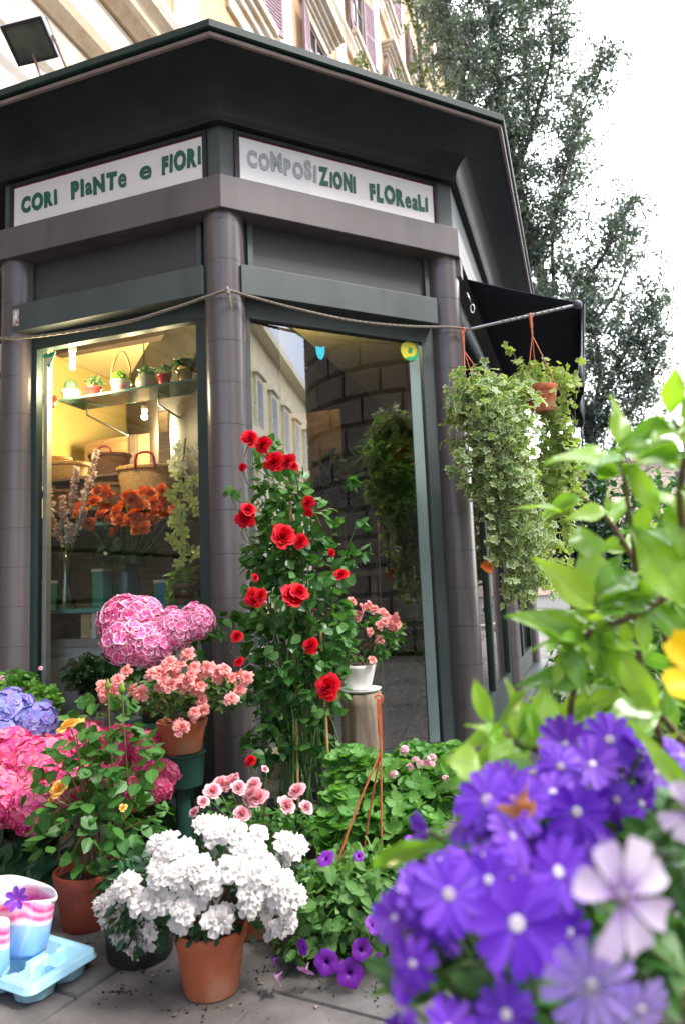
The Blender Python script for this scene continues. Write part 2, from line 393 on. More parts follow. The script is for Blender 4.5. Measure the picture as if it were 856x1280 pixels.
# ================================================================== THE PLACE
H = EYE
A3 = radians(71.3); D3 = V3(cos(A3), sin(A3), 0); N3 = V3(sin(A3), -cos(A3), 0)
aL, aR = radians(161.2), radians(26.3)
DL = V3(cos(aL), sin(aL), 0); DR = V3(cos(aR), sin(aR), 0); NL = V3(-.3223, -.9466, 0); NR = V3(.4431, -.8965, 0)
PC = V3(-.536, 3.241, 0); PR = PC+DR*1.423; PL = PC+DL*1.39
D4 = V3(cos(radians(116.2)), sin(radians(116.2)), 0); PL2 = PL+D4*1.39
PR2 = PR+D3*5.2; PB = PR2+V3(cos(radians(161.3)), sin(radians(161.3)), 0)*3.35
N4 = V3(-D4[1], D4[0], 0)
def XL(v): return PC+v[:, :1]*DL+v[:, 1:2]*NL+v[:, 2:]*V3(0, 0, 1)     # (u along face, v outward, z)
def XR(v): return PC+v[:, :1]*DR+v[:, 1:2]*NR+v[:, 2:]*V3(0, 0, 1)
def X3(v): return PR+v[:, :1]*D3+v[:, 1:2]*N3+v[:, 2:]*V3(0, 0, 1)
def XW(v): return v[:, :1]*D3+(v[:, 1:2]-5.0)*N3+v[:, 2:]*V3(0, 0, 1)   # palazzo wall
def onface(px, py, side, depth):
    n, o = (NL, PC) if side == 'L' else (NR, PC)
    d = ray(px, py); o = o-n*(.12+depth); t = (o[:2]@n[:2])/(d[:2]@n[:2]); return d*t+V3(0, 0, EYE)

# ---- materials of the setting
M_pave = mat('paving_stone', (.105, .096, .092), (.165, .152, .146), 9, .55, .75, .25, 60, c3=(.085, .077, .073), s3=2.2)
M_joint = mat('paving_joint', (.045, .04, .036), (.08, .07, .06), 30, .9)
M_road = mat('asphalt', (.045, .045, .047), (.07, .068, .066), 40, .85, None, .4, 300)
M_stucco = mat('ochre_stucco', (.42, .27, .14), (.54, .37, .22), 1.6, .85, None, .5, 30, c3=(.44, .26, .13), s3=1.1)
M_pink = mat('rose_stucco', (.62, .44, .33), (.70, .54, .43), 2, .85, None, .3, 25)
M_trav = mat('cream_travertine', (.52, .45, .37), (.64, .58, .50), 2.4, .75, None, .45, 25, c3=(.50, .36, .22), s3=2.2)
M_travd = mat('shade_tan_travertine', (.40, .29, .18), (.54, .43, .31), 3, .8, None, .5, 30, c3=(.34, .22, .12), s3=3)  # cream stone tinted tan: soffit shade and warm bounce put into the colour
M_white = mat('white_plaster', (.78, .76, .74), (.84, .82, .80), 2, .7, None, .1, 20)
M_shut = mat('plum_shutter_paint', (.20, .11, .14), (.26, .15, .18), 6, .55)
M_dark = mat('dark_window_glass', (.02, .025, .03), rough=.08, spec=.8)
M_tile = mat('mauve_glazed_tile', (.092, .078, .083), (.118, .102, .107), 26, .24, .34, .02, 60, spec=.6, stretch=(1, 1, .04))  # stretched colour streaks imitate upright highlights on the glaze
M_grout = mat('tile_joint', (.05, .045, .045), rough=.8)
M_beam = mat('taupe_painted_steel', (.104, .088, .094), (.125, .107, .112), 5, .38, .5, .04, 40, c3=(.088, .075, .078), s3=6, stretch=(1, 1, .22))
M_green = mat('dark_green_paint', (.016, .034, .033), (.026, .046, .044), 7, .35, .5, .03, 40)
M_grey = mat('green_grey_paint', (.052, .068, .071), (.068, .085, .087), 5, .42, .58, .06, 30, c3=(.045, .056, .057), s3=7, stretch=(1, 1, .3))
M_panel = mat('dull_grey_panel', (.046, .049, .052), (.058, .060, .062), 3, .5, .6, .04, 20)
M_cove = mat('charcoal_cornice_metal', (.017, .021, .0255), (.022, .027, .032), 5, .38, .55, .04, 20, spec=.3, c3=(.012, .014, .017), s3=4, stretch=(1, 1, .35))
M_strip = mat('dusty_pink_strip', (.24, .19, .175), (.32, .25, .23), 12, .6)
M_rim = mat('bottle_green_rim', (.004, .020, .018), (.008, .028, .025), 9, .5, spec=.25)
M_sign = mat('white_sign_panel', (.84, .80, .80), (.88, .84, .84), 4, .4)
M_signpatch = mat('whiter_patch', (.80, .79, .80), rough=.4)
M_redline = mat('sign_red_edge', (.16, .02, .03), rough=.5)
M_let = mat('dark_green_letters', (.008, .10, .065), (.012, .14, .09), 60, .5)
M_letg = mat('faded_grey_letters', (.30, .33, .34), (.42, .44, .45), 80, .5)
M_letl = mat('pale_letter_dots', (.52, .54, .53), rough=.5)
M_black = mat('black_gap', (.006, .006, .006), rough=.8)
M_pane = glassmat('shop_window_glass', (.95, .98, .965), .025, 1.5)
M_paneR = glassmat('grey_shop_window_glass', (.78, .82, .81), .23, 1.6)
M_clear = glassmat('clear_glass', (.90, .97, .95), .06, 1.4)
M_yellow = mat('yellow_shop_wall', (.78, .56, .16), (.82, .62, .22), 2, .7)
M_ceil = mat('cream_shop_ceiling', (.82, .68, .34), (.84, .72, .40), 2, .8)
M_shelfw = mat('dark_shop_wood', (.15, .10, .065), (.24, .17, .115), 6, .5, stretch=(1, 1, 8))
M_teal = mat('teal_shelf_laminate', (.06, .26, .27), (.09, .33, .33), 3, .35)
M_whitelam = mat('white_laminate', (.62, .63, .60), (.68, .68, .66), 3, .4)
M_steel = mat('galvanised_steel', (.42, .42, .43), (.52, .52, .53), 20, .35, metal=.85)
M_navy = mat('navy_awning_canvas', (.017, .023, .044), (.022, .029, .054), 5, .75, None, .1, 200)
M_rope = mat('hemp_rope', (.20, .17, .14), (.30, .26, .22), 90, .9, stretch=(1, 1, 1))
M_lamp = mat('lamp_glow', (1, .93, .75), emit=9)

# ---- ground
g = Geo(); R_ = 900
box(g, -R_, R_, -R_, R_, -.6, -.16); obj('road', g, M_road, kind='structure')
g = Geo(); box(g, -12, 7, -6, 60, -.16, -.012); obj('pavement', g, M_joint, kind='structure')
g = Geo(); ang = radians(63.0); du = V3(cos(ang), sin(ang), 0); dv = V3(-sin(ang), cos(ang), 0)
o0 = ground(150, 1270)[:3]
for i in range(-14, 22):
    off = .23*(i % 3)
    for j in range(-16, 20):
        L_, W_ = .72, .46
        c = o0+du*(j*L_+off+.02)+dv*(i*W_+.17)
        if not (-11.5 < c[0] < 6.5 and -5.5 < c[1] < 16): continue
        dz = rng.normal()*.0012; t1, t2 = rng.normal(size=2)*.0007
        a0, a1, b0, b1 = .003, L_-.003, .003, W_-.003; ch = .004
        def q(a, b, z): return c+du*a+dv*b+V3(0, 0, z+dz+t1*(a-.3)+t2*(b-.2))
        V = [q(a0, b0, -.011), q(a1, b0, -.011), q(a1, b1, -.011), q(a0, b1, -.011), q(a0+ch, b0+ch, -.001), q(a1-ch, b0+ch, -.001), q(a1-ch, b1-ch, -.001), q(a0+ch, b1-ch, -.001)]
        g.add(V, [(0, 1, 5, 4), (1, 2, 6, 5), (2, 3, 7, 6), (3, 0, 4, 7), (4, 5, 6, 7)])
obj('paving_slabs', g, M_pave, kind='structure')
g = Geo(); box(g, 7, 7.3, -6, 60, -.16, .0); obj('kerb', g, M_trav, kind='structure')

# ---- sweeping a profile round the kiosk
def offset_poly(P, v):
    n = len(P); out = []
    for i in range(n):
        a = unit(P[i]-P[i-1]); b = unit(P[(i+1) % n]-P[i]); na = V3(a[1], -a[0], 0); nb = V3(b[1], -b[0], 0)
        bis = unit(na+nb); out.append(P[i]+bis*v/max(.3, bis@na))
    return out
KP = [PL2, PL, PC, PR, PR2, PB]     # counter-clockwise from above: outward is to the right of travel
def sweep(g, prof, P=KP, closed=True, m=0, mats=None):
    ring = []
    for v, z in prof:
        for p in offset_poly(P, v): ring.append(p+V3(0, 0, z))
    n = len(P); k = len(prof); F = []; rngi = n if closed else n-1
    for i in range(k if closed and prof[0] != prof[-1] and False else k-1):
        for j in range(n): F.append((i*n+j, i*n+(j+1) % n, (i+1)*n+(j+1) % n, (i+1)*n+j))
    if mats is None: return g.add(ring, F, m)
    for i in range(k-1):
        g.add(ring, F[i*n:(i+1)*n], mats[i])
    return g

kiosk = thing('flower_kiosk', 'dark octagonal flower shop kiosk with mauve tiled pillars, white name boards and lit windows', 'kiosk', (PC+PR)/2+D3*2)
# base slab / plinth and floor
g = Geo(); sweep(g, [(.05, -.01), (.05, .10), (-.10, .10), (-.10, .0)]); obj('plinth', g, M_grey, kiosk, bevel=.004)
g = Geo(); P_ = offset_poly(KP, -.1); g.add([p+V3(0, 0, .06) for p in P_], [tuple(range(6))]); obj('shop_floor', g, mat('shop_floor_tile', (.12, .09, .07), (.18, .14, .11), 5, .3), kiosk)
# pillars
def pillar(c):
    g = Geo(); r = .1; z = -.01; lev = [.0]+[.41+.2083*k for k in range(-1, 13)]; lev = [x for x in lev if x < 2.93]+[2.955]
    for a, b in zip(lev[:-1], lev[1:]):
        lathe(g, [(r, a+.0012), (r, b-.0012)], c, 48)
    p = obj('pillar', g, M_tile, kiosk, smooth=True)
    g = Geo(); lathe(g, [(r-.0015, 0), (r-.0015, 2.952)], c, 48); obj('tile_joints', g, M_grout, p, smooth=True)
    return p
def bis_at(i):
    return unit(np.array(offset_poly(KP, -1)[i])-KP[i])
cen = {}
for i, nm in ((1, 'L'), (2, 'C'), (3, 'R')):
    c = KP[i]+bis_at(i)*.13; cen[nm] = c
    p = pillar(c)
for t in (2.45, 4.95): pillar(PR+D3*t-N3*.12)
pillar(PL2+bis_at(0)*.13)
# beam, frieze, cove, rim, roof
g = Geo(); sweep(g, [(-.22, 2.953), (0, 2.95), (0, 3.125), (-.03, 3.127)]); obj('lintel_beam', g, M_beam, kiosk, bevel=.004)
g = Geo(); sweep(g, [(-.032, 3.126), (-.032, 3.42)]); obj('frieze', g, M_grey, kiosk)
cv = [(-.036, 3.405), (.008, 3.405), (.008, 3.437)]
for k in range(15):
    t = k/14; cv.append((.008+.262*(t**1.75), 3.437+.175*(1-(1-t)**1.35)))
cv += [(.285, 3.618)]
g = Geo(); sweep(g, cv); o = obj('cornice_cove', g, M_cove, kiosk, smooth=True)
try: o.data.set_sharp_from_angle(angle=radians(25))
except Exception: pass
g = Geo(); sweep(g, [(.275, 3.600), (.292, 3.598), (.297, 3.607), (.292, 3.618), (.275, 3.62)]); obj('cornice_strip', g, M_strip, kiosk, smooth=False)
g = Geo(); sweep(g, [(.286, 3.622), (.306, 3.622), (.312, 3.628), (.312, 3.662), (.302, 3.672), (.1, 3.70)]); obj('roof_rim', g, M_rim, kiosk)
g = Geo(); P_ = offset_poly(KP, .12); cpt = sum(P_)/6+V3(0, 0, 3.92)
g.add([p+V3(0, 0, 3.698) for p in P_]+[cpt], [(i, (i+1) % 6, 6) for i in range(6)]); obj('roof', g, mat('roof_felt', (.06, .06, .06), (.1, .1, .1), 5, .8), kiosk)
g = Geo(); P_ = offset_poly(KP, -.153); g.add([p+V3(0, 0, 2.93) for p in P_], [tuple(range(6))[::-1]]); obj('shop_ceiling', g, M_ceil, kiosk)
# walls of the sides we do not see in detail, yellow inside
def panel(g, p, q, z0, z1, t=.04, m=0):
    d = unit(q-p); n = V3(d[1], -d[0], 0); v = [p, q, q-n*t, p-n*t]
    V = [a+V3(0, 0, z0) for a in v]+[a+V3(0, 0, z1) for a in v]
    return g.add(V, [(0, 3, 2, 1), (4, 5, 6, 7), (0, 1, 5, 4), (1, 2, 6, 5), (2, 3, 7, 6), (3, 0, 4, 7)], m)
IP = offset_poly(KP, -.16)
for a, b in ((5, 0), (4, 5)):
    g = Geo(); panel(g, IP[a], IP[b], 0, 2.94); obj('rear_wall', g, M_panel, kiosk)
    g = Geo(); d = unit(IP[b]-IP[a]); n = V3(d[1], -d[0], 0); panel(g, IP[a]-n*.045, IP[b]-n*.045, 0.07, 2.925, .01); obj('inner_wall', g, M_yellow, kiosk)
# sign boards + letters
def text_geo(s, size, X, u0, z0, flip=1, thick=.004, v0=-.02, m=0, seed=1, upto=None):
    r_ = random.Random(seed); g = Geo(); cur = 0.0
    for ch in s:
        if ch == ' ': cur += .42*size; continue
        cu = bpy.data.curves.new('t', 'FONT'); cu.body = ch; cu.size = size*r_.uniform(.95, 1.18); cu.offset = size*(.06 if ch.isupper() or ch=='i' else .022); cu.extrude = .0; cu.resolution_u = 3
        to = bpy.data.objects.new('t', cu); me = bpy.data.meshes.new_from_object(to)
        v = np.array([x.co[:] for x in me.vertices]); f = [tuple(p.vertices) for p in me.polygons]
        bpy.data.objects.remove(to); bpy.data.curves.remove(cu); bpy.data.meshes.remove(me)
        if ch.islower() and ch not in 'i': v[:, :2] *= 1.18
        v[:, 0] -= v[:, 0].min(); wd = v[:, 0].max(); a = radians(r_.uniform(-4, 4)); dz = r_.uniform(-.04, .05)*size
        x = v[:, 0]*cos(a)-v[:, 1]*sin(a)+cur; z = v[:, 0]*sin(a)+v[:, 1]*cos(a)+dz
        V = np.stack([x, np.full(len(x), v0+thick), z], 1); B = V.copy(); B[:, 1] = v0
        n = len(V); ed = {}
        for p in f:
            for i in range(len(p)):
                e = (p[i], p[(i+1) % len(p)]); ed[e] = ed.get(e, 0)+1
        side = [(a_, b_, b_+n, a_+n) for (a_, b_) in ed if (b_, a_) not in ed]
        g.add(np.concatenate([V, B]), f+[tuple(i+n for i in p[::-1]) for p in f]+side, m); cur += wd+.10*size
    return g, cur
def sign(X, u0, u1, words, nm, face):
    # reading direction: left to right seen from outside
    sgn = 1 if face == 'R' else -1
    fr = Geo(); z0, z1 = 3.148, 3.372
    for (a, b, c, d) in ((u0-.022, u1+.022, z1, z1+.022), (u0-.022, u0, 3.128, z1), (u1, u1+.022, 3.128, z1)):
        box(fr, a, b, -.032, -.018, c, d, 0, X)
    bd = Geo(); box(bd, u0, u1, -.032, -.026, 3.13, z1, 0, X); B = obj('sign_board', bd, M_sign, kiosk)
    obj('board_frame', fr, M_cove, B, bevel=.002)
    rl = Geo(); box(rl, u0, u1, -.026, -.0245, z1-.007, z1, 0, X); box(rl, u0, u0+.006, -.026, -.0245, 3.13, z1-.007, 0, X); box(rl, u1-.006, u1, -.026, -.0245, 3.13, z1-.007, 0, X); obj('red_edging', rl, M_redline, B)
    return B
BL = sign(XL, .105, 1.313, None, 'L', 'L'); BR = sign(XR, .107, 1.285, None, 'R', 'R')
def letters(s, size, face, start, length, zb, mt, B, seed, nm='lettering'):
    g, wd = text_geo(s, size, None, 0, 0, seed=seed); V, *_ = g.merged(); V[:, 0] *= length/wd
    if face == 'R': V[:, 0] += start; W = XR(V+V3(0, -.005, zb))
    else: V[:, 0] = start-V[:, 0]; W = XL(V+V3(0, -.005, zb))
    g.V = [W]; return obj(nm, g, mt, B)
letters('CORi', .118, 'L', 1.255, .255, 3.212, M_let, BL, 3)
letters('PiaNTe', .118, 'L', .915, .36, 3.212, M_let, BL, 5)
letters('e', .118, 'L', .482, .085, 3.218, M_let, BL, 7)
letters('FiORi', .118, 'L', .345, .235, 3.222, M_let, BL, 9)
letters('COMPOSi', .118, 'R', .15, .395, 3.222, M_letg, BR, 4)
letters('ZiONi', .118, 'R', .552, .225, 3.212, M_let, BR, 6)
letters('FLOReaLi', .118, 'R', .86, .385, 3.200, M_let, BR, 8)
g = Geo(); box(g, .115, .50, -.026, -.0245, 3.14, 3.362, 0, XR); obj('repair_patch', g, M_signpatch, BR)
# ledges, recessed panels, window frames, panes
for X, ul, uh, nm in ((XL, .12, 1.315, 'L'), (XR, .105, 1.262, 'R')):
    g = Geo(); box(g, ul, uh, -.115, -.022, 2.53, 2.682, 0, X); obj('shutter_box', g, M_grey, kiosk, bevel=.003)
    g = Geo(); box(g, .08, 1.35, -.15, -.115, 2.672, 2.955, 0, X); obj('transom_panel', g, M_panel, kiosk)
    for u in (.165, 1.235):
        g = Geo(); box(g, u, u+.03, -.1145, -.09, 2.682, 2.95, 0, X); obj('transom_post', g, M_grey, kiosk, bevel=.002)
    g = Geo(); a, b = (.175, 1.245) if nm == 'L' else (.135, 1.23)
    box(g, a-.045, b+.045, -.15, -.10, 2.44, 2.56, 0, X)
    box(g, a-.045, a+.035, -.15, -.10, .10, 2.44, 0, X); box(g, b-.035, b+.045, -.15, -.10, .10, 2.44, 0, X)
    box(g, a+.035, b-.035, -.15, -.10, .10, .22, 0, X)
    obj('window_frame', g, M_green if nm == 'L' else M_grey, kiosk, bevel=.002)
    g = Geo(); box(g, a+.03, b-.03, -.128, -.122, .215, 2.445, 0, X)
    # single sheet pane
    g = Geo(); g.add(X(np.array([(a+.03, -.124, .215), (b-.03, -.124, .215), (b-.03, -.124, 2.445), (a+.03, -.124, 2.445)])), [(0, 1, 2, 3) if nm == 'R' else (3, 2, 1, 0)])
    obj('window_pane', g, M_pane if nm == 'L' else M_paneR, kiosk)
# pale inner edge post behind each pane
g = Geo(); box(g, 1.118, 1.185, -.1225, -.1175, .222, 2.438, 0, XR); obj('edge_strip', g, mat('frosted_green_white', (.21, .28, .27), (.26, .33, .32), 2, .35, stretch=(1, 1, .3)), kiosk)
g = Geo(); box(g, 1.185, 1.212, -.19, -.155, .2, 2.44, 0, XL); obj('inner_post', g, mat('cream_post', (.70, .66, .60), rough=.5), kiosk)
# side face: frames and panes
for u0, u1 in ((.12, 2.33), (2.57, 4.83)):
    g = Geo()
    box(g, u0, u1, -.15, -.10, 2.44, 2.95, 0, X3); box(g, u0, u0+.08, -.15, -.1, .1, 2.44, 0, X3); box(g, u1-.08, u1, -.15, -.1, .1, 2.44, 0, X3); box(g, (u0+u1)/2-.04, (u0+u1)/2+.04, -.15, -.1, .1, 2.44, 0, X3)
    box(g, u0+.08, (u0+u1)/2-.04, -.15, -.1, .1, .3, 0, X3); box(g, (u0+u1)/2+.04, u1-.08, -.15, -.1, .1, .3, 0, X3)
    obj('window_frame', g, M_green, kiosk, bevel=.002)
    g = Geo(); g.add(X3(np.array([(u0, -.124, .2), (u1, -.124, .2), (u1, -.124, 2.5), (u0, -.124, 2.5)])), [(0, 1, 2, 3)]); obj('window_pane', g, M_pane, kiosk)
# left hidden angled face: solid panel
g = Geo(); panel(g, PL+unit(D4)*.2+V3(.1, .05, 0), PL2-unit(D4)*.2+V3(.1, .05, 0), 0.1, 2.95); obj('side_wall', g, M_grey, kiosk)
# small paper sticker on the left shutter box
g = Geo(); box(g, 1.262, 1.302, -.022, -.020, 2.560, 2.655, 0, XL)
M_stk = mat('sticker_paper', (.62, .58, .54), (.30, .12, .08), 60, .6, contrast=(.45, .6)); st = obj('sticker', g, M_stk, kiosk)
g = Geo(); V = XL(np.array([(1.295, -.0185, 2.60), (1.269, -.0185, 2.60), (1.282, -.0185, 2.645)])); g.add(V, [(0, 1, 2)]); obj('sticker_mark', g, M_sign, st)

# window stickers (right pane): cyan shield and round yellow-green disc; left pane: green-cream triangle
def flat_on(X, pts, v, th=.0015):
    g = Geo(); n = len(pts); P_ = np.array([(u, v, z) for u, z in pts]+[(u, v+th, z) for u, z in pts])
    g.add(X(P_), [tuple(range(n)), tuple(range(n, 2*n))[::-1]]+[(i, (i+1) % n, n+(i+1) % n, n+i) for i in range(n)]); return g
def fuz(px, py, side, v):
    n, d_ = (NL, DL) if side == 'L' else (NR, DR); r = ray(px, py); o = PC+n*v; t = (o[:2]@n[:2])/(r[:2]@n[:2]); p = r*t; return (p[:2]-PC[:2])@d_[:2], p[2]+EYE
c_u, c_z = fuz(400.5, 441, 'R', -.12)
sh = [(-.026, .036), (0, .030), (.026, .038), (.025, 0), (.016, -.026), (.003, -.040), (-.014, -.030), (-.024, -.004)]
obj('shield_sticker', flat_on(XR, [(c_u+a, c_z+b) for a, b in sh], -.121), mat('cyan_sticker', (.01, .48, .62), rough=.4), kiosk)
c_u, c_z = fuz(511, 439, 'R', -.12)
circ = lambda r, a0=0, a1=2*pi, n=28: [(r*cos(a0+(a1-a0)*i/n), r*sin(a0+(a1-a0)*i/n)) for i in range(n)]
so_ = obj('round_sticker', flat_on(XR, [(c_u+a, c_z+b) for a, b in circ(.057)], -.1165), mat('yellow_sticker', (.72, .62, .05), rough=.4), kiosk)
cres = circ(.058, -2.2, .9, 16)+[(a+.003, b+.012) for a, b in circ(.045, .6, -1.9, 14)]
obj('sticker_crescent', flat_on(XR, [(c_u+a, c_z+b) for a, b in cres], -.1147), mat('green_sticker', (.02, .38, .13), rough=.4), so_)
obj('sticker_mark', flat_on(XR, [(c_u+a, c_z+b) for a, b in ((-.012, -.01), (.012, -.014), (.014, .004), (.022, .012), (.006, .022), (-.006, .014))], -.1147), mat('green_sticker_b', (.03, .30, .10), rough=.4), so_)
c_u, c_z = fuz(62, 449, 'L', -.12)
s2 = obj('triangle_sticker', flat_on(XL, [(c_u+.045, c_z+.03), (c_u, c_z-.06), (c_u-.045, c_z+.038)], -.121), mat('cream_sticker', (.60, .62, .40), rough=.5), kiosk)
obj('sticker_band', flat_on(XL, [(c_u+.045, c_z+.030), (c_u+.034, c_z+.008), (c_u-.035, c_z+.014), (c_u-.045, c_z+.038)], -.1192), mat('green_sticker_c', (.02, .33, .13), rough=.5), s2)
obj('sticker_mark', flat_on(XL, [(c_u+.015, c_z-.028), (c_u, c_z-.056), (c_u-.015, c_z-.026)], -.1192), mat('green_sticker_d', (.02, .33, .13), rough=.5), s2)

# ---- awning on the right side
aw = thing('awning', 'dark navy canvas awning let out over the right side of the kiosk', 'awning', at(583, 356, 4.1))
A_ = at(583, 353, 4.1)+V3(0, 0, .02); B_ = at(727, 379, 3.88); Lw = 3.3
g = Geo()
sheet(g, lambda a, b: A_+(B_-A_)*b+D3*Lw*a+V3(0, 0, -.008*sin(pi*b)-.02*sin(pi*a)*b), 12, 8); obj('canvas', g, M_navy, aw, smooth=True, solid=.004)
g = Geo(); Cc = B_+D3*Lw
g = Geo(); sheet(g, lambda a, b: B_+D3*Lw*a+V3(.0, 0, -.30*b)-N3*.03*b*(1+.5*sin(a*20)), 40, 3); obj('valance', g, M_navy, aw, smooth=True, solid=.003)
g = Geo(); t0 = at(705, 560, 6.4); t1 = at(726, 790, 6.4)
sheet(g, lambda a, b: t0+(t1-t0)*b+V3(.13, -.02, 0)*(a-.5)+V3(0, .035*sin(a*14+b*2), 0), 16, 12); obj('tied_side_curtain', g, M_navy, aw, smooth=True, solid=.004)
g = Geo(); tube(g, [B_, B_+D3*Lw], .016, n=10); obj('front_bar', g, M_rim, aw)
g = Geo(); r0 = at(588, 411, 3.93); r1 = at(721, 381, 3.86); tube(g, [r0, r1], .0085, n=10); rod = obj('arm', g, M_steel, aw)
g = Geo(); nt_ = 90; uu, ww = frameof(r1-r0); tube(g, [r0+(r1-r0)*(.25+.65*i/nt_)+.0095*(uu*cos(i*.75)+ww*sin(i*.75)) for i in range(nt_+1)], .0035, n=5); obj('spiral_wrap', g, M_rope, rod)
g = Geo(); sph(g, r1, .028); obj('arm_knob', g, mat('grey_plastic_knob', (.09, .09, .11), rough=.5), rod, smooth=True)
g = Geo(); box(g, .02, .09, -.06, .0, 2.84, 2.945, 0, lambda v: X3(v)); obj('bracket', g, mat('bracket_metal', (.10, .09, .10), (.16, .13, .13), 20, .5), aw, bevel=.004)
g = Geo(); b0 = at(583, 366, 3.93); b1 = at(588, 378, 3.93); tube(g, [b0, b1], .005); cc = at(590, 386, 3.93)
tube(g, [cc+V3(.011*sin(t), 0, .026*cos(t)) for t in np.linspace(0, 2*pi, 20)], .0045, cap=False); obj('chain_hook', g, M_steel, aw, smooth=True)
# ---- rope round the front
rp_ = Geo(); ropep = [fuz(-25, 422, 'L', .012), fuz(40, 421, 'L', .012), fuz(150, 404, 'L', .012), fuz(215, 386, 'L', .012), fuz(262, 370, 'L', .012)]
P1 = [XL(np.array([(u, .012, z)]))[0] for u, z in ropep]; mid = at(285, 363.5, 3.225)
P2 = [XR(np.array([(u, .012, z)]))[0] for u, z in (fuz(310, 370, 'R', .012), fuz(370, 386, 'R', .012), fuz(440, 401, 'R', .012), fuz(510, 408, 'R', .012), fuz(560, 409, 'R', .012), fuz(586, 410, 'R', .03))]
RP = curve_pts(P1+[mid]+P2, 90)
T_ = unit(np.gradient(RP, axis=0)); rpth = []
rope = thing('rope', 'beige rope tied round the kiosk pillars under the shutter boxes', 'rope', mid)
big = curve_pts(RP, 420); Tt = unit(np.gradient(big, axis=0))
for ph in range(3):
    pts = []
    for i, p in enumerate(big):
        u_ = unit(np.cross(Tt[i], (0, 0, 1))); v_ = np.cross(Tt[i], u_); a = i*.55+ph*2*pi/3; pts.append(p+.0042*(u_*cos(a)+v_*sin(a)))
    tube(rp_, pts, .0043, n=5)
obj('strand', rp_, M_rope, rope, smooth=True)
g = Geo(); kn = mid+V3(0, -.008, 0); sph(g, kn, (.012, .012, .016)); sph(g, kn+V3(.004, -.004, -.016), (.010, .010, .012)); tube(g, curve_pts([kn+V3(0, 0, .0), kn+V3(.012, -.004, -.04), kn+V3(.022, 0, -.10)], 8), [.006, .005, .0045, .004, .0035, .003, .002, .001]); tube(g, [kn+V3(0, 0, .02), kn+V3(.002, 0, 0)], .004)
obj('knot', g, M_rope, rope, smooth=True)

# ---- floodlight on the roof
fl = thing('floodlight', 'grey outdoor floodlight tilted on a bracket above the roof edge', 'floodlight', at(70, 90, 3.75))
fc = at(38, 52, 3.62)
M_fl = mat('grey_cast_housing', (.20, .19, .25), (.28, .26, .34), 12, .5); M_flg = mat('floodlight_glass', (.09, .095, .085), (.17, .17, .14), 9, .3, spec=.5)
ax_n = unit(unit(at(38, 52, 3.0)-at(38, 52, 3.62))+V3(-.42, 0, -.32)); 
ax_u = unit(at(68, 40, 3.62)-at(8, 58, 3.62)); ax_u = unit(ax_u-ax_n*(ax_u@ax_n)); ax_v = np.cross(ax_n, ax_u)
FX = lambda v: fc+v[:, :1]*ax_u+v[:, 1:2]*ax_v+v[:, 2:]*ax_n
g = Geo(); W_, Hh = .128, .100
ring0 = [(-W_, -Hh), (W_, -Hh), (W_, Hh), (-W_, Hh)]
V = [(a, b, .0) for a, b in ring0]+[(a*1.0, b*1.0, -.02) for a, b in ring0]+[(a*.80, b*.72, -.10) for a, b in ring0]
g.add(FX(np.array(V)), [(0, 1, 5, 4), (1, 2, 6, 5), (2, 3, 7, 6), (3, 0, 4, 7), (4, 5, 9, 8), (5, 6, 10, 9), (6, 7, 11, 10), (7, 4, 8, 11), (11, 10, 9, 8)]); obj('housing', g, M_fl, fl, bevel=.005)
g = Geo()
for a in ((-W_, W_, -Hh, -Hh+.016), (-W_, W_, Hh-.016, Hh), (-W_, -W_+.016, -Hh+.016, Hh-.016), (W_-.016, W_, -Hh+.016, Hh-.016)): box(g, *a, .001, .012, 0, FX)
obj('front_frame', g, mat('grey_frame', (.03, .03, .04), (.05, .05, .06), 20, .5), fl, bevel=.002)
g = Geo(); box(g, -W_+.015, W_-.015, -Hh+.015, Hh-.015, -.002, .003, 0, FX); obj('lens', g, M_flg, fl)
g = Geo()
for k in range(5): 
    x = .03+.012*k; p = FX(np.array([(x, -.02, -.07)]))[0]; tube(g, [p, p+V3(.02, .03, -.10)], .0028, n=5)
obj('cooling_fins', g, mat('black_fins', (.02, .02, .02), rough=.5), fl)
g = Geo(); e0 = at(52, 98, 3.62); e1 = at(88, 92, 3.62); tube(g, [FX(np.array([(-.04, 0, -.07)]))[0], e0+V3(0, .05, -.03)], .007); tube(g, [FX(np.array([(W_+.004, 0, -.03)]))[0], e1+V3(0, .05, -.03)], .008); tube(g, [e0+V3(-.02, .05, -.02), e1+V3(.02, .05, -.02)], .008)
obj('bracket', g, mat('rusty_bracket', (.24, .10, .05), (.42, .34, .30), 25, .7), fl)

# ================================================================== THE PALAZZO
pal = thing('palazzo', 'tall ochre and cream old apartment building with plum shutters, rising behind the kiosk', 'building', XW(np.array([(15., 0, 0)]))[0])
g = Geo(); box(g, -22, 36, -9, 0, -.15, 28.5, 0, XW); obj('wall', g, M_stucco, pal)
# ground floor: rusticated courses, then the stepped entablature that shows at the top left
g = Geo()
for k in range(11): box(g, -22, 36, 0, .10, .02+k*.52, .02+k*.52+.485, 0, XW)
obj('rusticated_base', g, mat('shaded_base_stone', (.10, .085, .065), (.15, .13, .10), 2, .85), pal, bevel=.02)  # stone colour darkened to stand for the shadow in the narrow gap
def course(prof, mt, nm='string_course', s0=-22, s1=36):
    g = Geo(); P_ = [(s, v, z) for s in (s0, s1) for v, z in prof]; n = len(prof)
    g.add(XW(np.array(P_)), [(i, i+1, n+i+1, n+i) for i in range(n-1)]+[tuple(range(n))[::-1], tuple(range(n, 2*n))]); return obj(nm, g, mt, pal)
course([(0, 5.72), (.16, 5.72), (.16, 6.12), (.20, 6.2), (.20, 6.30), (0, 6.32)], M_trav)
course([(0, 6.34), (.08, 6.34), (.08, 6.55), (.14, 6.62), (.14, 6.70), (.10, 6.72), (.10, 7.20), (0, 7.2)], M_trav)
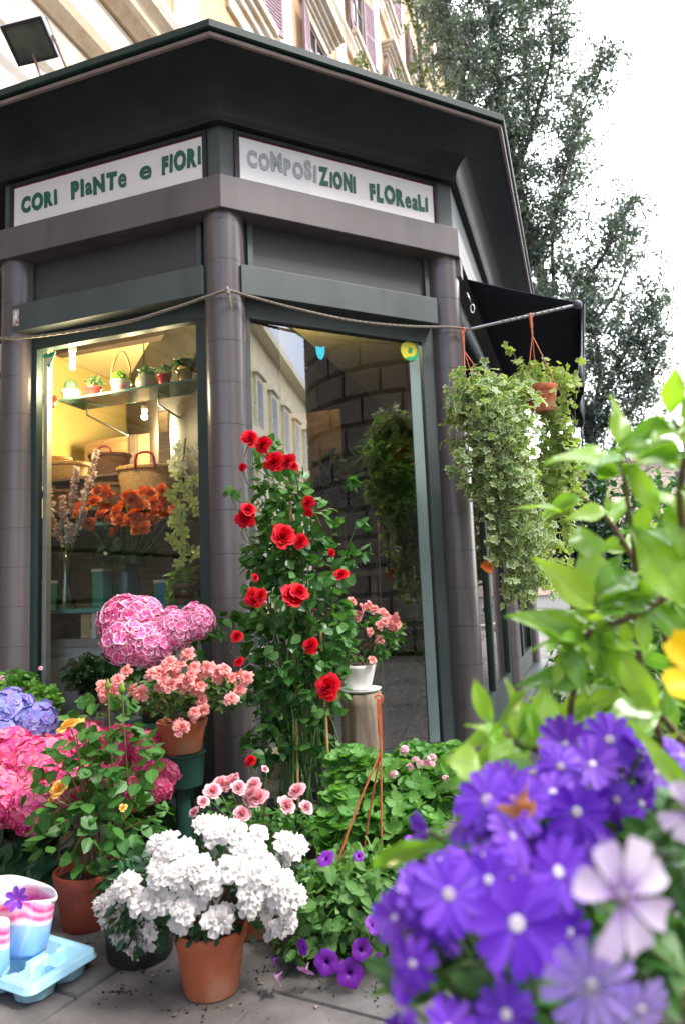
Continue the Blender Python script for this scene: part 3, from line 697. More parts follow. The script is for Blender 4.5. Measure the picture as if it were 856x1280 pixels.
course([(0, 7.2), (.14, 7.21), (.24, 7.34), (.26, 7.46), (.22, 7.50), (0, 7.5)], M_travd)
course([(0, 7.52), (.12, 7.53), (.12, 8.02), (.14, 8.04), (0, 8.06)], M_trav)
course([(0, 8.06), (.18, 8.07), (.30, 8.20), (.34, 8.26), (.34, 8.34), (0, 8.36)], M_travd)
course([(0, 8.36), (.20, 8.37), (.20, 8.50), (.24, 8.56), (.36, 8.62), (.40, 8.72), (.40, 8.78), (.1, 8.80), (0, 8.80)], M_trav)
for z in (15.55, 19.9, 24.4):
    course([(0, z), (.10, z), (.16, z+.12), (.22, z+.2), (.22, z+.3), (0, z+.32)], M_trav)
course([(0, 27.6), (.2, 27.6), (.35, 27.9), (.8, 28.2), (.95, 28.3), (.95, 28.65), (0, 28.8)], M_travd, 'roof_cornice')
for s in (-10.6, -6.8, -3.0, .8, 4.55, 8.36, 12.2, 16.05, 19.9, 23.75, 27.6, 31.4):
    g = Geo(); box(g, s-.31, s+.31, 0, .10, 8.8, 27.6, 0, XW); box(g, s-.40, s+.40, 0, .13, 8.8, 9.3, 0, XW); obj('pilaster', g, M_white, pal, bevel=.01)
def window(s, z0, h, w_=1.15, openn=1.15, ped=True):
    f = Geo(); box(f, s-w_/2-.2, s-w_/2, 0, .10, z0, z0+h, 0, XW); box(f, s+w_/2, s+w_/2+.2, 0, .10, z0, z0+h, 0, XW); box(f, s-w_/2-.2, s+w_/2+.2, 0, .11, z0+h, z0+h+.24, 0, XW)
    if ped:
        for k, (pv, z) in enumerate(((.16, .24), (.24, .34), (.34, .44), (.46, .54))):
            box(f, s-w_/2-.25-pv*.5, s+w_/2+.25+pv*.5, 0, pv, z0+h+z, z0+h+z+.105, 0, XW)
    box(f, s-w_/2-.28, s+w_/2+.28, 0, .30, z0-.17, z0-.002, 0, XW); box(f, s-w_/2-.24, s+w_/2+.24, 0, .22, z0-.30, z0-.172, 0, XW); box(f, s-w_/2-.2, s+w_/2+.2, 0, .14, z0-.46, z0-.302, 0, XW)
    if ped: box(f, s-w_/2-.16, s+w_/2+.16, 0, .07, z0-.78, z0-.462, 0, XW)
    F = obj('window', f, M_trav, pal, bevel=.012)
    g = Geo(); box(g, s-w_/2, s+w_/2, .004, .03, z0, z0+h, 0, XW); obj('glass', g, M_dark, F)
    g = Geo()
    for a in (s-w_/2, s-.03, s+w_/2-.06): box(g, a, a+.06, .03, .06, z0, z0+h, 0, XW)
    for z in (z0, z0+h*.34, z0+h*.67, z0+h-.06): box(g, s-w_/2, s+w_/2, .031, .055, z, z+.05, 0, XW)
    obj('sash', g, mat('sash_paint', (.30, .22, .20), rough=.6) if 'sash_paint' not in bpy.data.materials else bpy.data.materials['sash_paint'], F)
    for side in (-1, 1):
        a = radians(171 if side < 0 else 163); hinge = (s+side*w_/2, .11)
        dx, dy = (-cos(a) if side < 0 else cos(a))*1.0, sin(a)
        if side < 0: dx = cos(a)*1.0
        else: dx = -cos(a)*1.0
        def SX(v, hinge=hinge, dx=dx, dy=dy, side=side):
            out = np.empty_like(v); out[:, 0] = hinge[0]+v[:, 0]*dx-v[:, 1]*dy; out[:, 1] = hinge[1]+v[:, 0]*dy+v[:, 1]*dx; out[:, 2] = v[:, 2]; return XW(out)
        sg = Geo(); ww = w_/2
        box(sg, 0, .07, -.02, .02, z0, z0+h, 0, SX); box(sg, ww-.07, ww, -.02, .02, z0, z0+h, 0, SX)
        for z in (z0, z0+h/2-.05, z0+h-.09): box(sg, .07, ww-.07, -.02, .02, z, z+.09, 0, SX)
        nl = 26
        for k in range(nl):
            z = z0+.1+(h-.2)*k/nl; box(sg, .07, ww-.07, -.014, .014, z, z+(h-.2)/nl*.55, 0, SX)
        obj('shutter', sg, M_shut, F)
M_sash = None
for s in (3.2, 6.55, 10.45, 14.1, 17.7, 21.8, 25.7):
    window(s, 11.75, 2.15); window(s, 16.35, 2.1); window(s, 20.9, 2.0, ped=False)
    if s > 20: window(s, 25.1, 1.3, ped=False)
# added black sheet standing in for the dark interior behind the side windows
g = Geo(); box(g, .3, 4.9, -1.3, -1.28, .07, 2.92, 0, X3); obj('added_dark_sheet', g, M_black, kiosk)
# ================================================================== BUILDINGS BEHIND THE CAMERA (seen mirrored in the right pane)
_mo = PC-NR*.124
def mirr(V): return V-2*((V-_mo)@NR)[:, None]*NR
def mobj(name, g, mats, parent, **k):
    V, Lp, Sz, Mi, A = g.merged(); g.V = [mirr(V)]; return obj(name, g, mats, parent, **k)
cr = thing('cream_palace', 'long cream palace with pedimented windows, seen only as a reflection in the right pane', 'building', mirr(at(330, 700, 50)[None])[0]*V3(1, 1, 0))
Pa = at(200, 412, 30); Pb = at(404, 500, 52); zt = 17.5
a_ = at(312, 410, 34); b_ = at(412, 486, 62)
dw = unit((b_-a_)*V3(1, 1, 0)); nw = V3(dw[1], -dw[0], 0)
org = a_*V3(1, 1, 0)
def XC(v): return org+v[:, :1]*dw+v[:, 1:2]*nw+v[:, 2:]*V3(0, 0, 1)
HT = a_[2]
M_cream = mat('cream_limewash', (.66, .58, .40), (.74, .66, .48), 1.5, .8); M_cream2 = mat('pale_stone_trim', (.70, .66, .54), rough=.8)
g = Geo(); box(g, -14, 34, -10, 0, 0, HT, 0, XC); mobj('wall', g, M_cream, cr)
g = Geo(); box(g, -14.3, 34.3, -10, .7, HT, HT+.5, 0, XC); mobj('roof_cornice', g, M_cream2, cr)
for z in (HT*.32, HT*.60):
    g = Geo(); box(g, -14.3, 34.3, -.1, .5, z, z+.35, 0, XC); mobj('balcony_course', g, M_cream2, cr)
for i in range(14):
    s = -12+i*3.3
    for z0, h in ((HT*.05, 3.2), (HT*.36, 2.6), (HT*.66, 2.4)):
        g = Geo(); box(g, s-.75, s+.75, 0, .18, z0-.2, z0+h+.3, 0, XC)
        if z0 > HT*.3: V = XC(np.array([(s-1.0, .0, z0+h+.3), (s+1.0, 0, z0+h+.3), (s, 0, z0+h+.95), (s-1.0, .35, z0+h+.3), (s+1.0, .35, z0+h+.3), (s, .35, z0+h+.95)])); g.add(V, [(3, 4, 5), (0, 2, 1), (0, 1, 4, 3), (1, 2, 5, 4), (2, 0, 3, 5)])
        f = mobj('window', g, M_cream2, cr)
        g = Geo(); box(g, s-.5, s+.5, .16, .2, z0, z0+h, 0, XC); mobj('pane', g, M_dark, f)
# dark rusticated corner tower
tw = thing('rusticated_tower', 'dark grey rounded tower of rough stone blocks, seen only reflected in the right pane', 'building', mirr(at(480, 700, 12.5)[None])[0]*V3(1, 1, 0))
tc_ = at(524, 700, 13.0)*V3(1, 1, 0); rt = 1.95
M_rust = mat('dark_rusticated_stone', (.11, .108, .11), (.17, .165, .165), 3, .75, None, .5, 20)
g = Geo(); zz = 0; k = 0; ch = .47; topz = at(430, 470, 12)[2]
while zz < topz+1.2:
    nb = 9
    for j in range(nb*2):
        a0 = (j+.5*(k % 2))*2*pi/(nb*2)+.012; a1 = a0+2*pi/(nb*2)-.024; V = []
        for (zz_, rr) in ((zz+.02, rt), (zz+.06, rt+.05), (zz+ch-.06, rt+.05), (zz+ch-.02, rt)):
            for t in np.linspace(a0, a1, 5): V.append((tc_[0]+rr*cos(t), tc_[1]+rr*sin(t), zz_))
        g.add(V, [(r_*5+c, r_*5+c+1, (r_+1)*5+c+1, (r_+1)*5+c) for r_ in range(3) for c in range(4)])
    zz += ch; k += 1
lathe(g, [(rt-.02, 0), (rt-.02, zz)], tc_, 40)
mobj('shaft', g, M_rust, tw)
g = Geo(); pf = [(rt, zz), (rt+.25, zz+.1), (rt+.5, zz+.3), (rt+.55, zz+.5), (rt+.1, zz+.6), (rt+.1, zz+1.6), (rt+.35, zz+1.75), (rt+.4, zz+1.95), (.1, zz+2.1)]
lathe(g, pf, tc_, 40); mobj('capital', g, M_rust, tw)
g = Geo(); box(g, -.2, 6.5, -1.2, .5, 0, zz+1.5, 0, lambda v: tc_+v@np.eye(3)+V3(.9, .8, 0)); mobj('side_wall', g, M_rust, tw)
# pale buildings closing the street far off to the right
fb = thing('far_building', 'pale far apartment house closing the street behind the shrubs on the right', 'building', (26, 62, 0))
g = Geo(); box(g, 8, 60, 62, 75, -.1, 11.5); obj('wall', g, M_pink, fb)
g = Geo(); box(g, 7.6, 60.4, 61.6, 75, 11.5, 12.1); obj('roof_cornice', g, M_trav, fb)
for i in range(12):
    for z in (1.2, 5.0, 8.4):
        g = Geo(); box(g, 10+i*4, 11.2+i*4, 61.93, 61.998, z, z+2); obj('window', g, M_dark, fb)

# ================================================================== THE SHOP INTERIOR
# unit: counter + shelves in the left window
def XI(v): return XL(v)
disp = thing('display_shelving', 'shop shelving with dark back panel and teal shelves behind the left pane', 'shelving', XL(np.array([(.7, -.5, 0.06)]))[0])
g = Geo(); box(g, -.05, 1.9, -.92, -.90, .06, 1.62, 0, XL); obj('back_panel', g, M_shelfw, disp)
for z, mt, nm in ((.985, M_teal, 'shelf'), (1.50, M_teal, 'shelf')):
    g = Geo(); box(g, .0, 1.9, -.898, -.30 if z < 1.2 else -.62, z, z+.022, 0, XL); obj(nm, g, mt, disp, bevel=.002)
g = Geo(); box(g, .0, 1.9, -.88, -.32, .80, .842, 0, XL); obj('marble_top', g, mat('marble_counter', (.42, .40, .37), (.30, .28, .26), 8, .25), disp, bevel=.003)
g = Geo(); box(g, .0, 1.9, -.87, -.36, .07, .798, 0, XL); obj('counter_front', g, M_whitelam, disp)
g = Geo(); box(g, 1.0, 1.03, -.86, -.33, .843, .984, 0, XL); obj('divider', g, M_whitelam, disp)
# glass shelf high up, with pots
gs = thing('glass_shelf', 'long glass shelf high in the left window carrying little pots', 'shelf', XL(np.array([(.7, -.4, 2.05)]))[0])
_a = onface(48, 512, 'L', .30); SZ = _a[2]
g = Geo(); box(g, .17, 1.24, -.52, -.30, SZ-.012, SZ, 0, XL); obj('glass_plate', g, mat('green_glass_edge', (.10, .26, .22), rough=.1, trans=.6), gs)
for u in (.19, .70, 1.2):
    g = Geo(); tube(g, [XL(np.array([(u, -.5, SZ-.013)]))[0], XL(np.array([(u, -.5, SZ-.05)]))[0], XL(np.array([(u, -.9, SZ-.10)]))[0]], .006); obj('bracket', g, M_steel, gs)
def shelf_pt(px, depth=.38):
    # point on top of the glass shelf under this pixel column
    p = onface(px, 500, 'L', depth-.12); return V3(p[0], p[1], SZ+.001)
M_wick = mat('golden_wicker', (.42, .22, .06), (.62, .38, .13), 60, .6, None, .6, 120, stretch=(1, 1, 3)); M_wickd = mat('brown_wicker', (.13, .05, .02), (.24, .11, .05), 60, .6, None, .6, 120, stretch=(1, 1, 3))
M_redp = mat('red_glazed_pot', (.45, .03, .03), (.52, .05, .04), 5, .25); M_wp = mat('white_painted_pot', (.62, .58, .54), (.72, .68, .64), 9, .4)
M_pinkb = mat('pink_band', (.60, .12, .22), (.75, .4, .45), 40, .5); M_greyv = mat('grey_green_ceramic', (.20, .22, .16), (.30, .30, .22), 5, .35); M_soil = mat('potting_soil', (.02, .014, .01), (.05, .035, .025), 40, .95, None, .8, 90)
M_cact = mat('cactus_skin', (.06, .16, .07), (.10, .22, .10), 30, .6); M_gold = mat('gilt_glass', (.55, .38, .12), (.7, .5, .2), 20, .25, metal=.6)
def pot_profile(r, h, lip=.012, taper=.78):
    return [(r*taper*.97, 0), (r*taper, .004), (r*.985, h*.80), (r*1.0, h*.80), (r+lip, h*.805), (r+lip, h), (r+lip-.006, h+.002), (r-.002, h-.006), (r*.97, h*.88), (.001, h*.88)]
LEAFS = {}
M_g_mid = leafmat('mid_green_leaf', [(.035, .12, .025), (.06, .18, .035), (.09, .24, .05)], vein=.25)
M_g_dark = leafmat('dark_green_leaf', [(.012, .05, .02), (.02, .075, .03), (.035, .10, .035)], rough=.3, transl=.2)
M_g_lime = leafmat('lime_leaf', [(.16, .30, .03), (.22, .38, .05), (.12, .26, .04)])
M_g_grey = leafmat('grey_green_leaf', [(.12, .20, .11), (.17, .26, .14), (.08, .16, .08)], rough=.6)
M_stem = mat('green_stem', (.07, .14, .03), (.12, .19, .05), 30, .6); M_wood = mat('brown_twig', (.10, .06, .035), (.17, .11, .07), 40, .8)
def little_pot(name, label, px, r, h, mt, plant, depth=.40, handle=False, band=None, profile=None):
    c = shelf_pt(px, depth); t = thing(name, label, 'potted plant', c, 'little pots on the glass shelf')
    g = Geo(); lathe(g, profile or pot_profile(r, h, .004), c, 26); p = obj('pot', g, mt, t, smooth=True)
    if band: g = Geo(); lathe(g, [(r*.93, h*.35), (r*.955, h*.5), (r*.97, h*.6)], c+V3(0, 0, .0), 26); V = g.V[0]; g.V[0] = (V-c)*V3(1.02, 1.02, 1)+c; obj('painted_band', g, band, p, smooth=True)
    top = c+V3(0, 0, h*.9)
    if plant == 'cactus':
        g = Geo(); lathe(g, [(.001, .0), (r*.6, .005), (r*.75, r*.5), (r*.6, r*1.1), (r*.25, r*1.4), (.001, r*1.42)], top, 28, rib=.05, nrib=14); obj('cactus_body', g, M_cact, t, smooth=True)
    elif plant == 'twigs':
        g = Geo(); 
        for k in range(7): d = unit(V3(rng.normal()*.3, rng.normal()*.3, 1)); tube(g, [top, top+d*.09], [.006, .004], n=6)
        obj('stems', g, mat('ochre_cactus', (.30, .22, .05), (.2, .25, .06), 20, .6) if 'ochre_cactus' not in bpy.data.materials else bpy.data.materials['ochre_cactus'], t)
    elif plant:
        g = Geo(); tp, mt2, n, sz, rr = plant; leaves(g, tp, [(*(top+V3(0, 0, rr*.6)), rr, rr, rr*.8)], n, sz, up=.3, out=.8, shell=(.3, 1)); obj('leaves', g, mt2, t)
    if handle:
        g = Geo(); P_ = [c+V3(-r*.95, 0, h*.9), c+V3(-r*.9, 0, h+.08), c+V3(-r*.3, 0, h+.165), c+V3(r*.4, 0, h+.165), c+V3(r*.9, 0, h+.08), c+V3(r*.95, 0, h*.9)]
        tube(g, curve_pts(P_, 20), .0065); obj('handle', g, M_wick, t, smooth=True)
    return t
little_pot('potted_cactus', 'small red pot of stubby ochre cactus at the left end of the glass shelf', 62, .042, .06, M_redp, 'twigs')
little_pot('potted_cactus', 'white basket pot with one round green cactus on the glass shelf', 89, .052, .075, M_wp, 'cactus')
little_pot('potted_succulent', 'red mug pot with grey spiky succulent on the glass shelf', 117, .045, .075, M_redp, (T_LA, M_g_grey, 60, (.04, .06), .055))
little_pot('gift_basket', 'white basket with tall hoop handle, pink band and yellow-green leaves', 152, .056, .085, M_wp, (T_OV, M_g_lime, 50, (.03, .05), .05), handle=True, band=M_pinkb)
c_ = shelf_pt(182); little_pot('ceramic_vase', 'squat grey-green ceramic vase with small white flowers on the glass shelf', 184, .06, .11, M_greyv, (T_OV, M_g_mid, 40, (.03, .05), .05), depth=.44, profile=[(.035, 0), (.055, .02), (.066, .06), (.06, .09), (.045, .105), (.048, .115), (.04, .113), (.03, .09), (.001, .09)])
little_pot('red_mug', 'red mug with white mark holding a curly plant on the glass shelf', 206, .036, .075, M_redp, (T_OV, M_g_grey, 34, (.03, .05), .045), depth=.38)
little_pot('gilt_glass_vase', 'gold speckled glass vase with broad green leaves, right end of the glass shelf', 232, .045, .11, M_gold, (T_OVB, M_g_mid, 16, (.07, .11), .06), depth=.42)
# wicker baskets on the upper shelf
def basket(label, px, py, r, h, mt, depth, ax=.7, hand=False, ledge=None):
    c = onface(px, py, 'L', depth); t = thing('wicker_basket', label, 'basket', c, 'wicker baskets in the shop')
    g = Geo(); n = 10; pr = []
    for k in range(n+1): pr.append((r*(.72+.28*(k/n)**.7)*(1+.012*(-1)**k), h*k/n))
    pr += [(r*1.04, h), (r*1.05, h*1.04), (r*.98, h*1.06), (r*.93, h*.98), (r*.7, h*.1), (.001, h*.1)]
    lathe(g, pr, c, 40, rib=.012, nrib=40, ax=ax); obj('body', g, mt, t, smooth=True)
    g = Geo()
    for k in range(3): tube(g, [c+V3(r*1.02*cos(a)*1, r*1.02*ax*sin(a), h*1.02+.008*sin(a*14+k*2.1)) for a in np.linspace(0, 2*pi, 60)], r*.035, cap=False)
    obj('rim', g, mt, t, smooth=True)
    if hand:
        g = Geo(); tube(g, curve_pts([c+V3(-r*.3, -r*ax, h*.95), c+V3(-r*.22, -r*ax*1.1, h*1.35), c+V3(r*.22, -r*ax*1.1, h*1.35), c+V3(r*.3, -r*ax, h*.95)], 14), r*.04); obj('handle', g, M_redp, t, smooth=True)
    return t
zs = 1.523
def on_shelf(px, depth, z):
    p = onface(px, 600, 'L', depth); return V3(p[0], p[1], z)
# rack carrying the baskets
rk = thing('basket_rack', 'dark wooden rack carrying wicker baskets under the glass shelf', 'rack', XL(np.array([(.7, -.7, 1.52)]))[0])
for z in (1.60, 1.80):
    g = Geo(); box(g, .05, 1.6, -.898, -.62, z, z+.018, 0, XL); obj('board', g, M_shelfw, rk, bevel=.002)
for u in (.06, 1.56):
    g = Geo(); box(g, u, u+.03, -.89, -.64, 1.523, 1.797 if True else 2, 0, XL) if False else box(g, u, u+.03, -.89, -.64, 1.523, 1.60, 0, XL); obj('upright', g, M_shelfw, rk)
    g = Geo(); box(g, u, u+.03, -.89, -.64, 1.618, 1.80, 0, XL); obj('upright', g, M_shelfw, rk)
def put_basket(label, px, depth, z, r, h, mt, ax=.7, hand=False):
    p = on_shelf(px, depth, z); o = onface(px, 600, 'L', depth)
    # reuse basket at that spot
    t = thing('wicker_basket', label, 'basket', p, 'wicker baskets in the shop'); c = p
    g = Geo(); n = 12; pr = [(r*(.72+.28*(k/n)**.7)*(1+.014*(-1)**k), h*k/n) for k in range(n+1)]
    pr += [(r*1.04, h), (r*1.05, h*1.04), (r*.98, h*1.06), (r*.93, h*.98), (r*.7, h*.1), (.001, h*.1)]
    lathe(g, pr, c, 48, rib=.014, nrib=24, ax=ax); obj('body', g, mt, t, smooth=True)
    g = Geo()
    for k in range(3): tube(g, [c+V3(r*1.02*cos(a), r*1.02*ax*sin(a), h*1.02+.008*sin(a*14+k*2.1)) for a in np.linspace(0, 2*pi, 60)], r*.035, cap=False)
    obj('rim', g, mt, t, smooth=True)
    if hand:
        g = Geo(); tube(g, curve_pts([c+V3(-r*.3, -r*ax, h*.95), c+V3(-r*.22, -r*ax*1.1, h*1.3), c+V3(r*.22, -r*ax*1.1, h*1.3), c+V3(r*.3, -r*ax, h*.95)], 14), r*.045); obj('handle', g, M_redp, t, smooth=True)
put_basket('shallow golden wicker basket at the left of the top rack board', 78, .60, 1.819, .17, .10, M_wick)
put_basket('dark brown wicker basket in the middle of the top rack board', 138, .62, 1.819, .13, .13, M_wickd, hand=True)
put_basket('large golden wicker hamper with red leather handle, right of the rack', 188, .50, 1.56, .19, .25, M_wick, .55, True)
put_basket('brown wicker trough low at the left of the rack', 85, .62, 1.619, .16, .12, M_wickd)
put_basket('long brown wicker basket in front of the dark panel, middle of the rack', 140, .60, 1.619, .16, .13, M_wickd)
# framed cards on the rack
for px, w_, h_, c1 in ((232, .07, .12, (.5, .05, .05)), (205, .08, .14, (.35, .18, .06))):
    p = onface(px, 540, 'L', .70); t = thing('picture_card', 'small framed card with %s picture leaning on the shop wall' % ('red' if c1[0] > .4 else 'brown'), 'card', p)
    g = Geo(); X_ = lambda v, p=p: p+v[:, :1]*DL+v[:, 1:2]*NL+v[:, 2:]*V3(0, 0, 1); box(g, -w_/2, w_/2, -.012, 0, -.3, h_, 0, X_); obj('frame', g, M_shelfw, t, bevel=.002)
    g = Geo(); box(g, -w_/2+.01, w_/2-.01, 0, .002, 0, h_-.01, 0, X_); obj('picture', g, mat('card_picture', c1, (.6, .45, .2), 20, .5), t)
# lamps hanging in the shop
def lamp(px, py, depth, kind, label, en):
    p = onface(px, py, 'L', depth); t = thing('hanging_lamp', label, 'lamp', V3(p[0], p[1], 2.925))
    g = Geo(); tube(g, [V3(p[0], p[1], 2.925), p+V3(0, 0, .06)], .004); obj('cord', g, M_black, t)
    g = Geo(); lathe(g, [(.02, .0), (.024, .02), (.018, .045), (.001, .05)], p+V3(0, 0, .02), 16); obj('socket', g, M_wp, t, smooth=True)
    g = Geo()
    if kind == 'tube': lathe(g, [(.001, -.085), (.013, -.08), (.015, -.07), (.015, .015), (.001, .02)], p, 16)
    else: sph(g, p-V3(0, 0, .01), .022)
    obj('bulb', g, M_lamp, t, smooth=True)
    l = bpy.data.lights.new('lamp_light', 'POINT'); l.energy = en; l.color = (1, .80, .45); l.shadow_soft_size = .09
    o = bpy.data.objects.new('lamp_light', l); COL.objects.link(o); o.parent = t; o.location = tuple(p-V3(0, 0, .13)-V3(*t.location))
lamp(91, 444, .07, 'tube', 'glowing tube lamp hanging near the left pane corner', 11)
lamp(181, 519, .98, 'bulb', 'small glowing round bulb deeper in the shop', 26)
p = XR(np.array([(.9, -.9, 2.70)]))[0]
t = thing('ceiling_spot', 'ring shaped ceiling light behind the right pane', 'lamp', V3(p[0], p[1], 2.925))
g = Geo(); lathe(g, [(.10, 0), (.11, -.02), (.10, -.04), (.07, -.045), (.06, -.02), (.05, 0)], V3(p[0], p[1], 2.925), 28); obj('ring', g, M_steel, t, smooth=True)
g = Geo(); lathe(g, [(.06, -.018), (.001, -.02)], V3(p[0], p[1], 2.925), 20); obj('lens', g, M_lamp, t)
l = bpy.data.lights.new('lamp_light', 'POINT'); l.energy = 8; l.color = (1, .82, .45); l.shadow_soft_size = .06
o = bpy.data.objects.new('lamp_light', l); COL.objects.link(o); o.parent = t; o.location = (0, 0, -.15)
# cardboard box with hexagon stamp, and a brown bowl on the counter
def XK(c, z):
    return lambda v: c+v[:, :1]*(-DL)+v[:, 1:2]*NL+v[:, 2:]*V3(0, 0, 1)
cb = onface(118, 805, 'L', .24); cb[2] = .8425; t = thing('kraft_box', 'kraft cardboard box with a stamped hexagon emblem on the counter', 'box', cb)
M_kraft = mat('kraft_card', (.50, .34, .17), (.58, .42, .24), 12, .8); X_ = XK(cb, 0)
g = Geo(); box(g, -.09, .09, -.13, .0, 0, .135, 0, X_); obj('carton', g, M_kraft, t, bevel=.002)
g = Geo()
hx = [(.028*cos(a), .028*sin(a)) for a in np.linspace(pi/6, 2*pi+pi/6, 7)]
for i in range(6):
    (x0, z0), (x1, z1) = hx[i], hx[i+1]; k = .78
    g.add(X_(np.array([(x0+.0, .0015, z0+.07), (x1, .0015, z1+.07), (x1*k, .0015, z1*k+.07), (x0*k, .0015, z0*k+.07)])), [(0, 1, 2, 3)])
for (x, z) in ((-.008, .004), (.008, .004), (0, -.01)): g.add(X_(np.array([(x-.004, .0015, z+.066), (x+.004, .0015, z+.066), (x+.004, .0015, z+.08), (x-.004, .0015, z+.08)])), [(0, 1, 2, 3)])
obj('stamp', g, mat('stamp_ink', (.05, .045, .03), rough=.7), t)
cb = onface(66, 790, 'L', .30); cb[2] = .8425; t = thing('brown_bowl', 'brown glazed bowl at the left end of the counter', 'bowl', cb)
g = Geo(); lathe(g, [(.04, 0), (.05, .005), (.10, .06), (.115, .10), (.108, .10), (.09, .06), (.001, .02)], cb, 30); obj('body', g, mat('brown_glaze', (.10, .05, .035), (.16, .09, .07), 6, .3), t, smooth=True)
# vase with white-pink flower spikes
vb = onface(83, 762, 'L', .22); vb[2] = 1.0075
vs_ = thing('flower_spike_vase', 'clear tall vase of white and pink flower spikes behind the left pane', 'vase', vb)
ztop = onface(83, 690, 'L', .22)[2]
g = Geo(); hh = ztop-vb[2]; lathe(g, [(.055, 0), (.058, .01), (.045, hh*.3), (.032, hh*.62), (.036, hh), (.034, hh), (.030, hh*.62), (.042, hh*.3), (.05, .012), (.001, .012)], vb, 28); obj('glass_body', g, M_clear, vs_, smooth=True)
g = Geo(); sp = []
tips = [(50, 575), (62, 640), (78, 620), (96, 585), (105, 640), (122, 563), (118, 590), (88, 655), (72, 660)]
for (px, py) in tips:
    tip = onface(px, py, 'L', .16+.1*rng.random()); b0 = vb+V3(rng.normal()*.025, rng.normal()*.02, .02); mid = vb+V3(0, 0, hh*.75)+V3(rng.normal()*.008, rng.normal()*.008, 0); P_ = curve_pts([b0, mid, mid+(tip-mid)*.6+V3(0, 0, .01), tip], 14)
    tube(g, P_, .0028, n=5); sp.append(P_)
for k in range(34):
    a = rng.random()*6.28; r0_ = .045*rng.random()**.5; tube(g, [vb+V3(r0_*cos(a), r0_*sin(a), .015), vb+V3(-.4*r0_*cos(a), -.4*r0_*sin(a), hh*.7), vb+V3(-.6*r0_*cos(a), -.6*r0_*sin(a), hh*.98)], .0022, n=4)
obj('stems', g, mat('pale_green_stem', (.22, .34, .07), (.34, .44, .14), 20, .5), vs_)
M_spk = leafmat('spike_floret', [(.80, .70, .64), (.84, .78, .72), (.72, .40, .46)], edge=None, tcol=(1.1, 1, .9)); T_bud = leaf_tpl('ovate', .7, 3, .3, -.2, 3)
for P_ in sp:
    g = Geo(); n = 90; seg = P_[-6:]; ii = rng.random(n)**.8*(len(seg)-1.01); i0 = ii.astype(int); f = (ii-i0)[:, None]; p = seg[i0]*(1-f)+seg[i0+1]*f; d = unit(rng.normal(size=(n, 3))+V3(0, 0, .4)); wd = 1-.7*(ii/(len(seg)-1))
    g.inst(T_bud, frames(d, rvec(n), (.017+.017*wd)), p); obj('flower_spike', g, M_spk, vs_)
# bouquet of orange roses
bb = onface(160, 740, 'L', .42); bb[2] = 1.0075; bq = thing('rose_bouquet', 'big bunch of orange roses in a dark vase behind the left pane', 'bouquet', bb)
g = Geo(); lathe(g, [(.06, 0), (.075, .03), (.08, .12), (.06, .2), (.05, .25), (.045, .25), (.001, .05)], bb, 28); obj('vase', g, mat('dark_teal_vase', (.01, .05, .05), (.02, .09, .09), 6, .2), bq, smooth=True)
rose_v = [rose_geo(30, .62, .04).mesh('orange_rose', [leafmat('orange_petal', [(.86, .17, .02), (.90, .25, .04), (.88, .32, .08)], transl=.3, tcol=(1.1, .9, .6), inner=(.85, .42, .2), inner_at=(.02, .3))], True) for _ in range(3)]
rp = [(103, 640), (112, 656), (118, 628), (128, 645), (138, 622), (148, 640), (156, 632), (165, 622), (172, 648), (178, 633), (186, 618), (195, 628), (205, 634), (160, 655), (150, 650), (186, 650), (197, 642), (136, 636), (207, 622), (173, 662), (182, 660)]
rp += [(x_+rng.normal()*9, y_+rng.normal()*7) for x_, y_ in rp]
g = Geo(); pts = []
for (px, py) in rp:
    q = onface(px, py, 'L', .26+.12*rng.random()); pts.append(q); tube(g, curve_pts([bb+V3(0, 0, .22), (bb+q)/2+V3(0, 0, .08), q], 6), .003, n=5)
obj('stems', g, M_stem, bq)
for i, q in enumerate(pts): place('rose', rose_v[i % 3], bq, q, unit(NL*.8+V3(rng.normal()*.4, rng.normal()*.4, .6+rng.normal()*.3)), rng.random()*6, .058+.014*rng.random())
g = Geo(); leaves(g, T_OV2, [(*(onface(155, 685, 'L', .38)), .20, .10, .13)], 170, (.05, .085), up=.3, droop=.5); obj('leaves', g, M_g_dark, bq)
for px, dp_, w_, h_, lab in ((58, .62, .10, .16, 'turquoise gift box behind the vase of flower spikes'), (128, .70, .08, .22, 'tall turquoise gift box behind the orange roses'), (205, .66, .09, .13, 'small turquoise gift box behind the orchid')):
    p = on_shelf(px, dp_, 1.0075); t = thing('gift_box', lab, 'box', p); X_ = lambda v, p=p: p+v[:, :1]*DL+v[:, 1:2]*NL+v[:, 2:]*V3(0, 0, 1)
    g = Geo(); box(g, -w_/2, w_/2, -.05, .05, 0, h_, 0, X_); obj('carton', g, M_teal, t, bevel=.003); g = Geo(); box(g, -w_/2-.003, w_/2+.003, -.053, .053, h_+.0005, h_+.02, 0, X_); obj('lid', g, M_whitelam, t, bevel=.002)
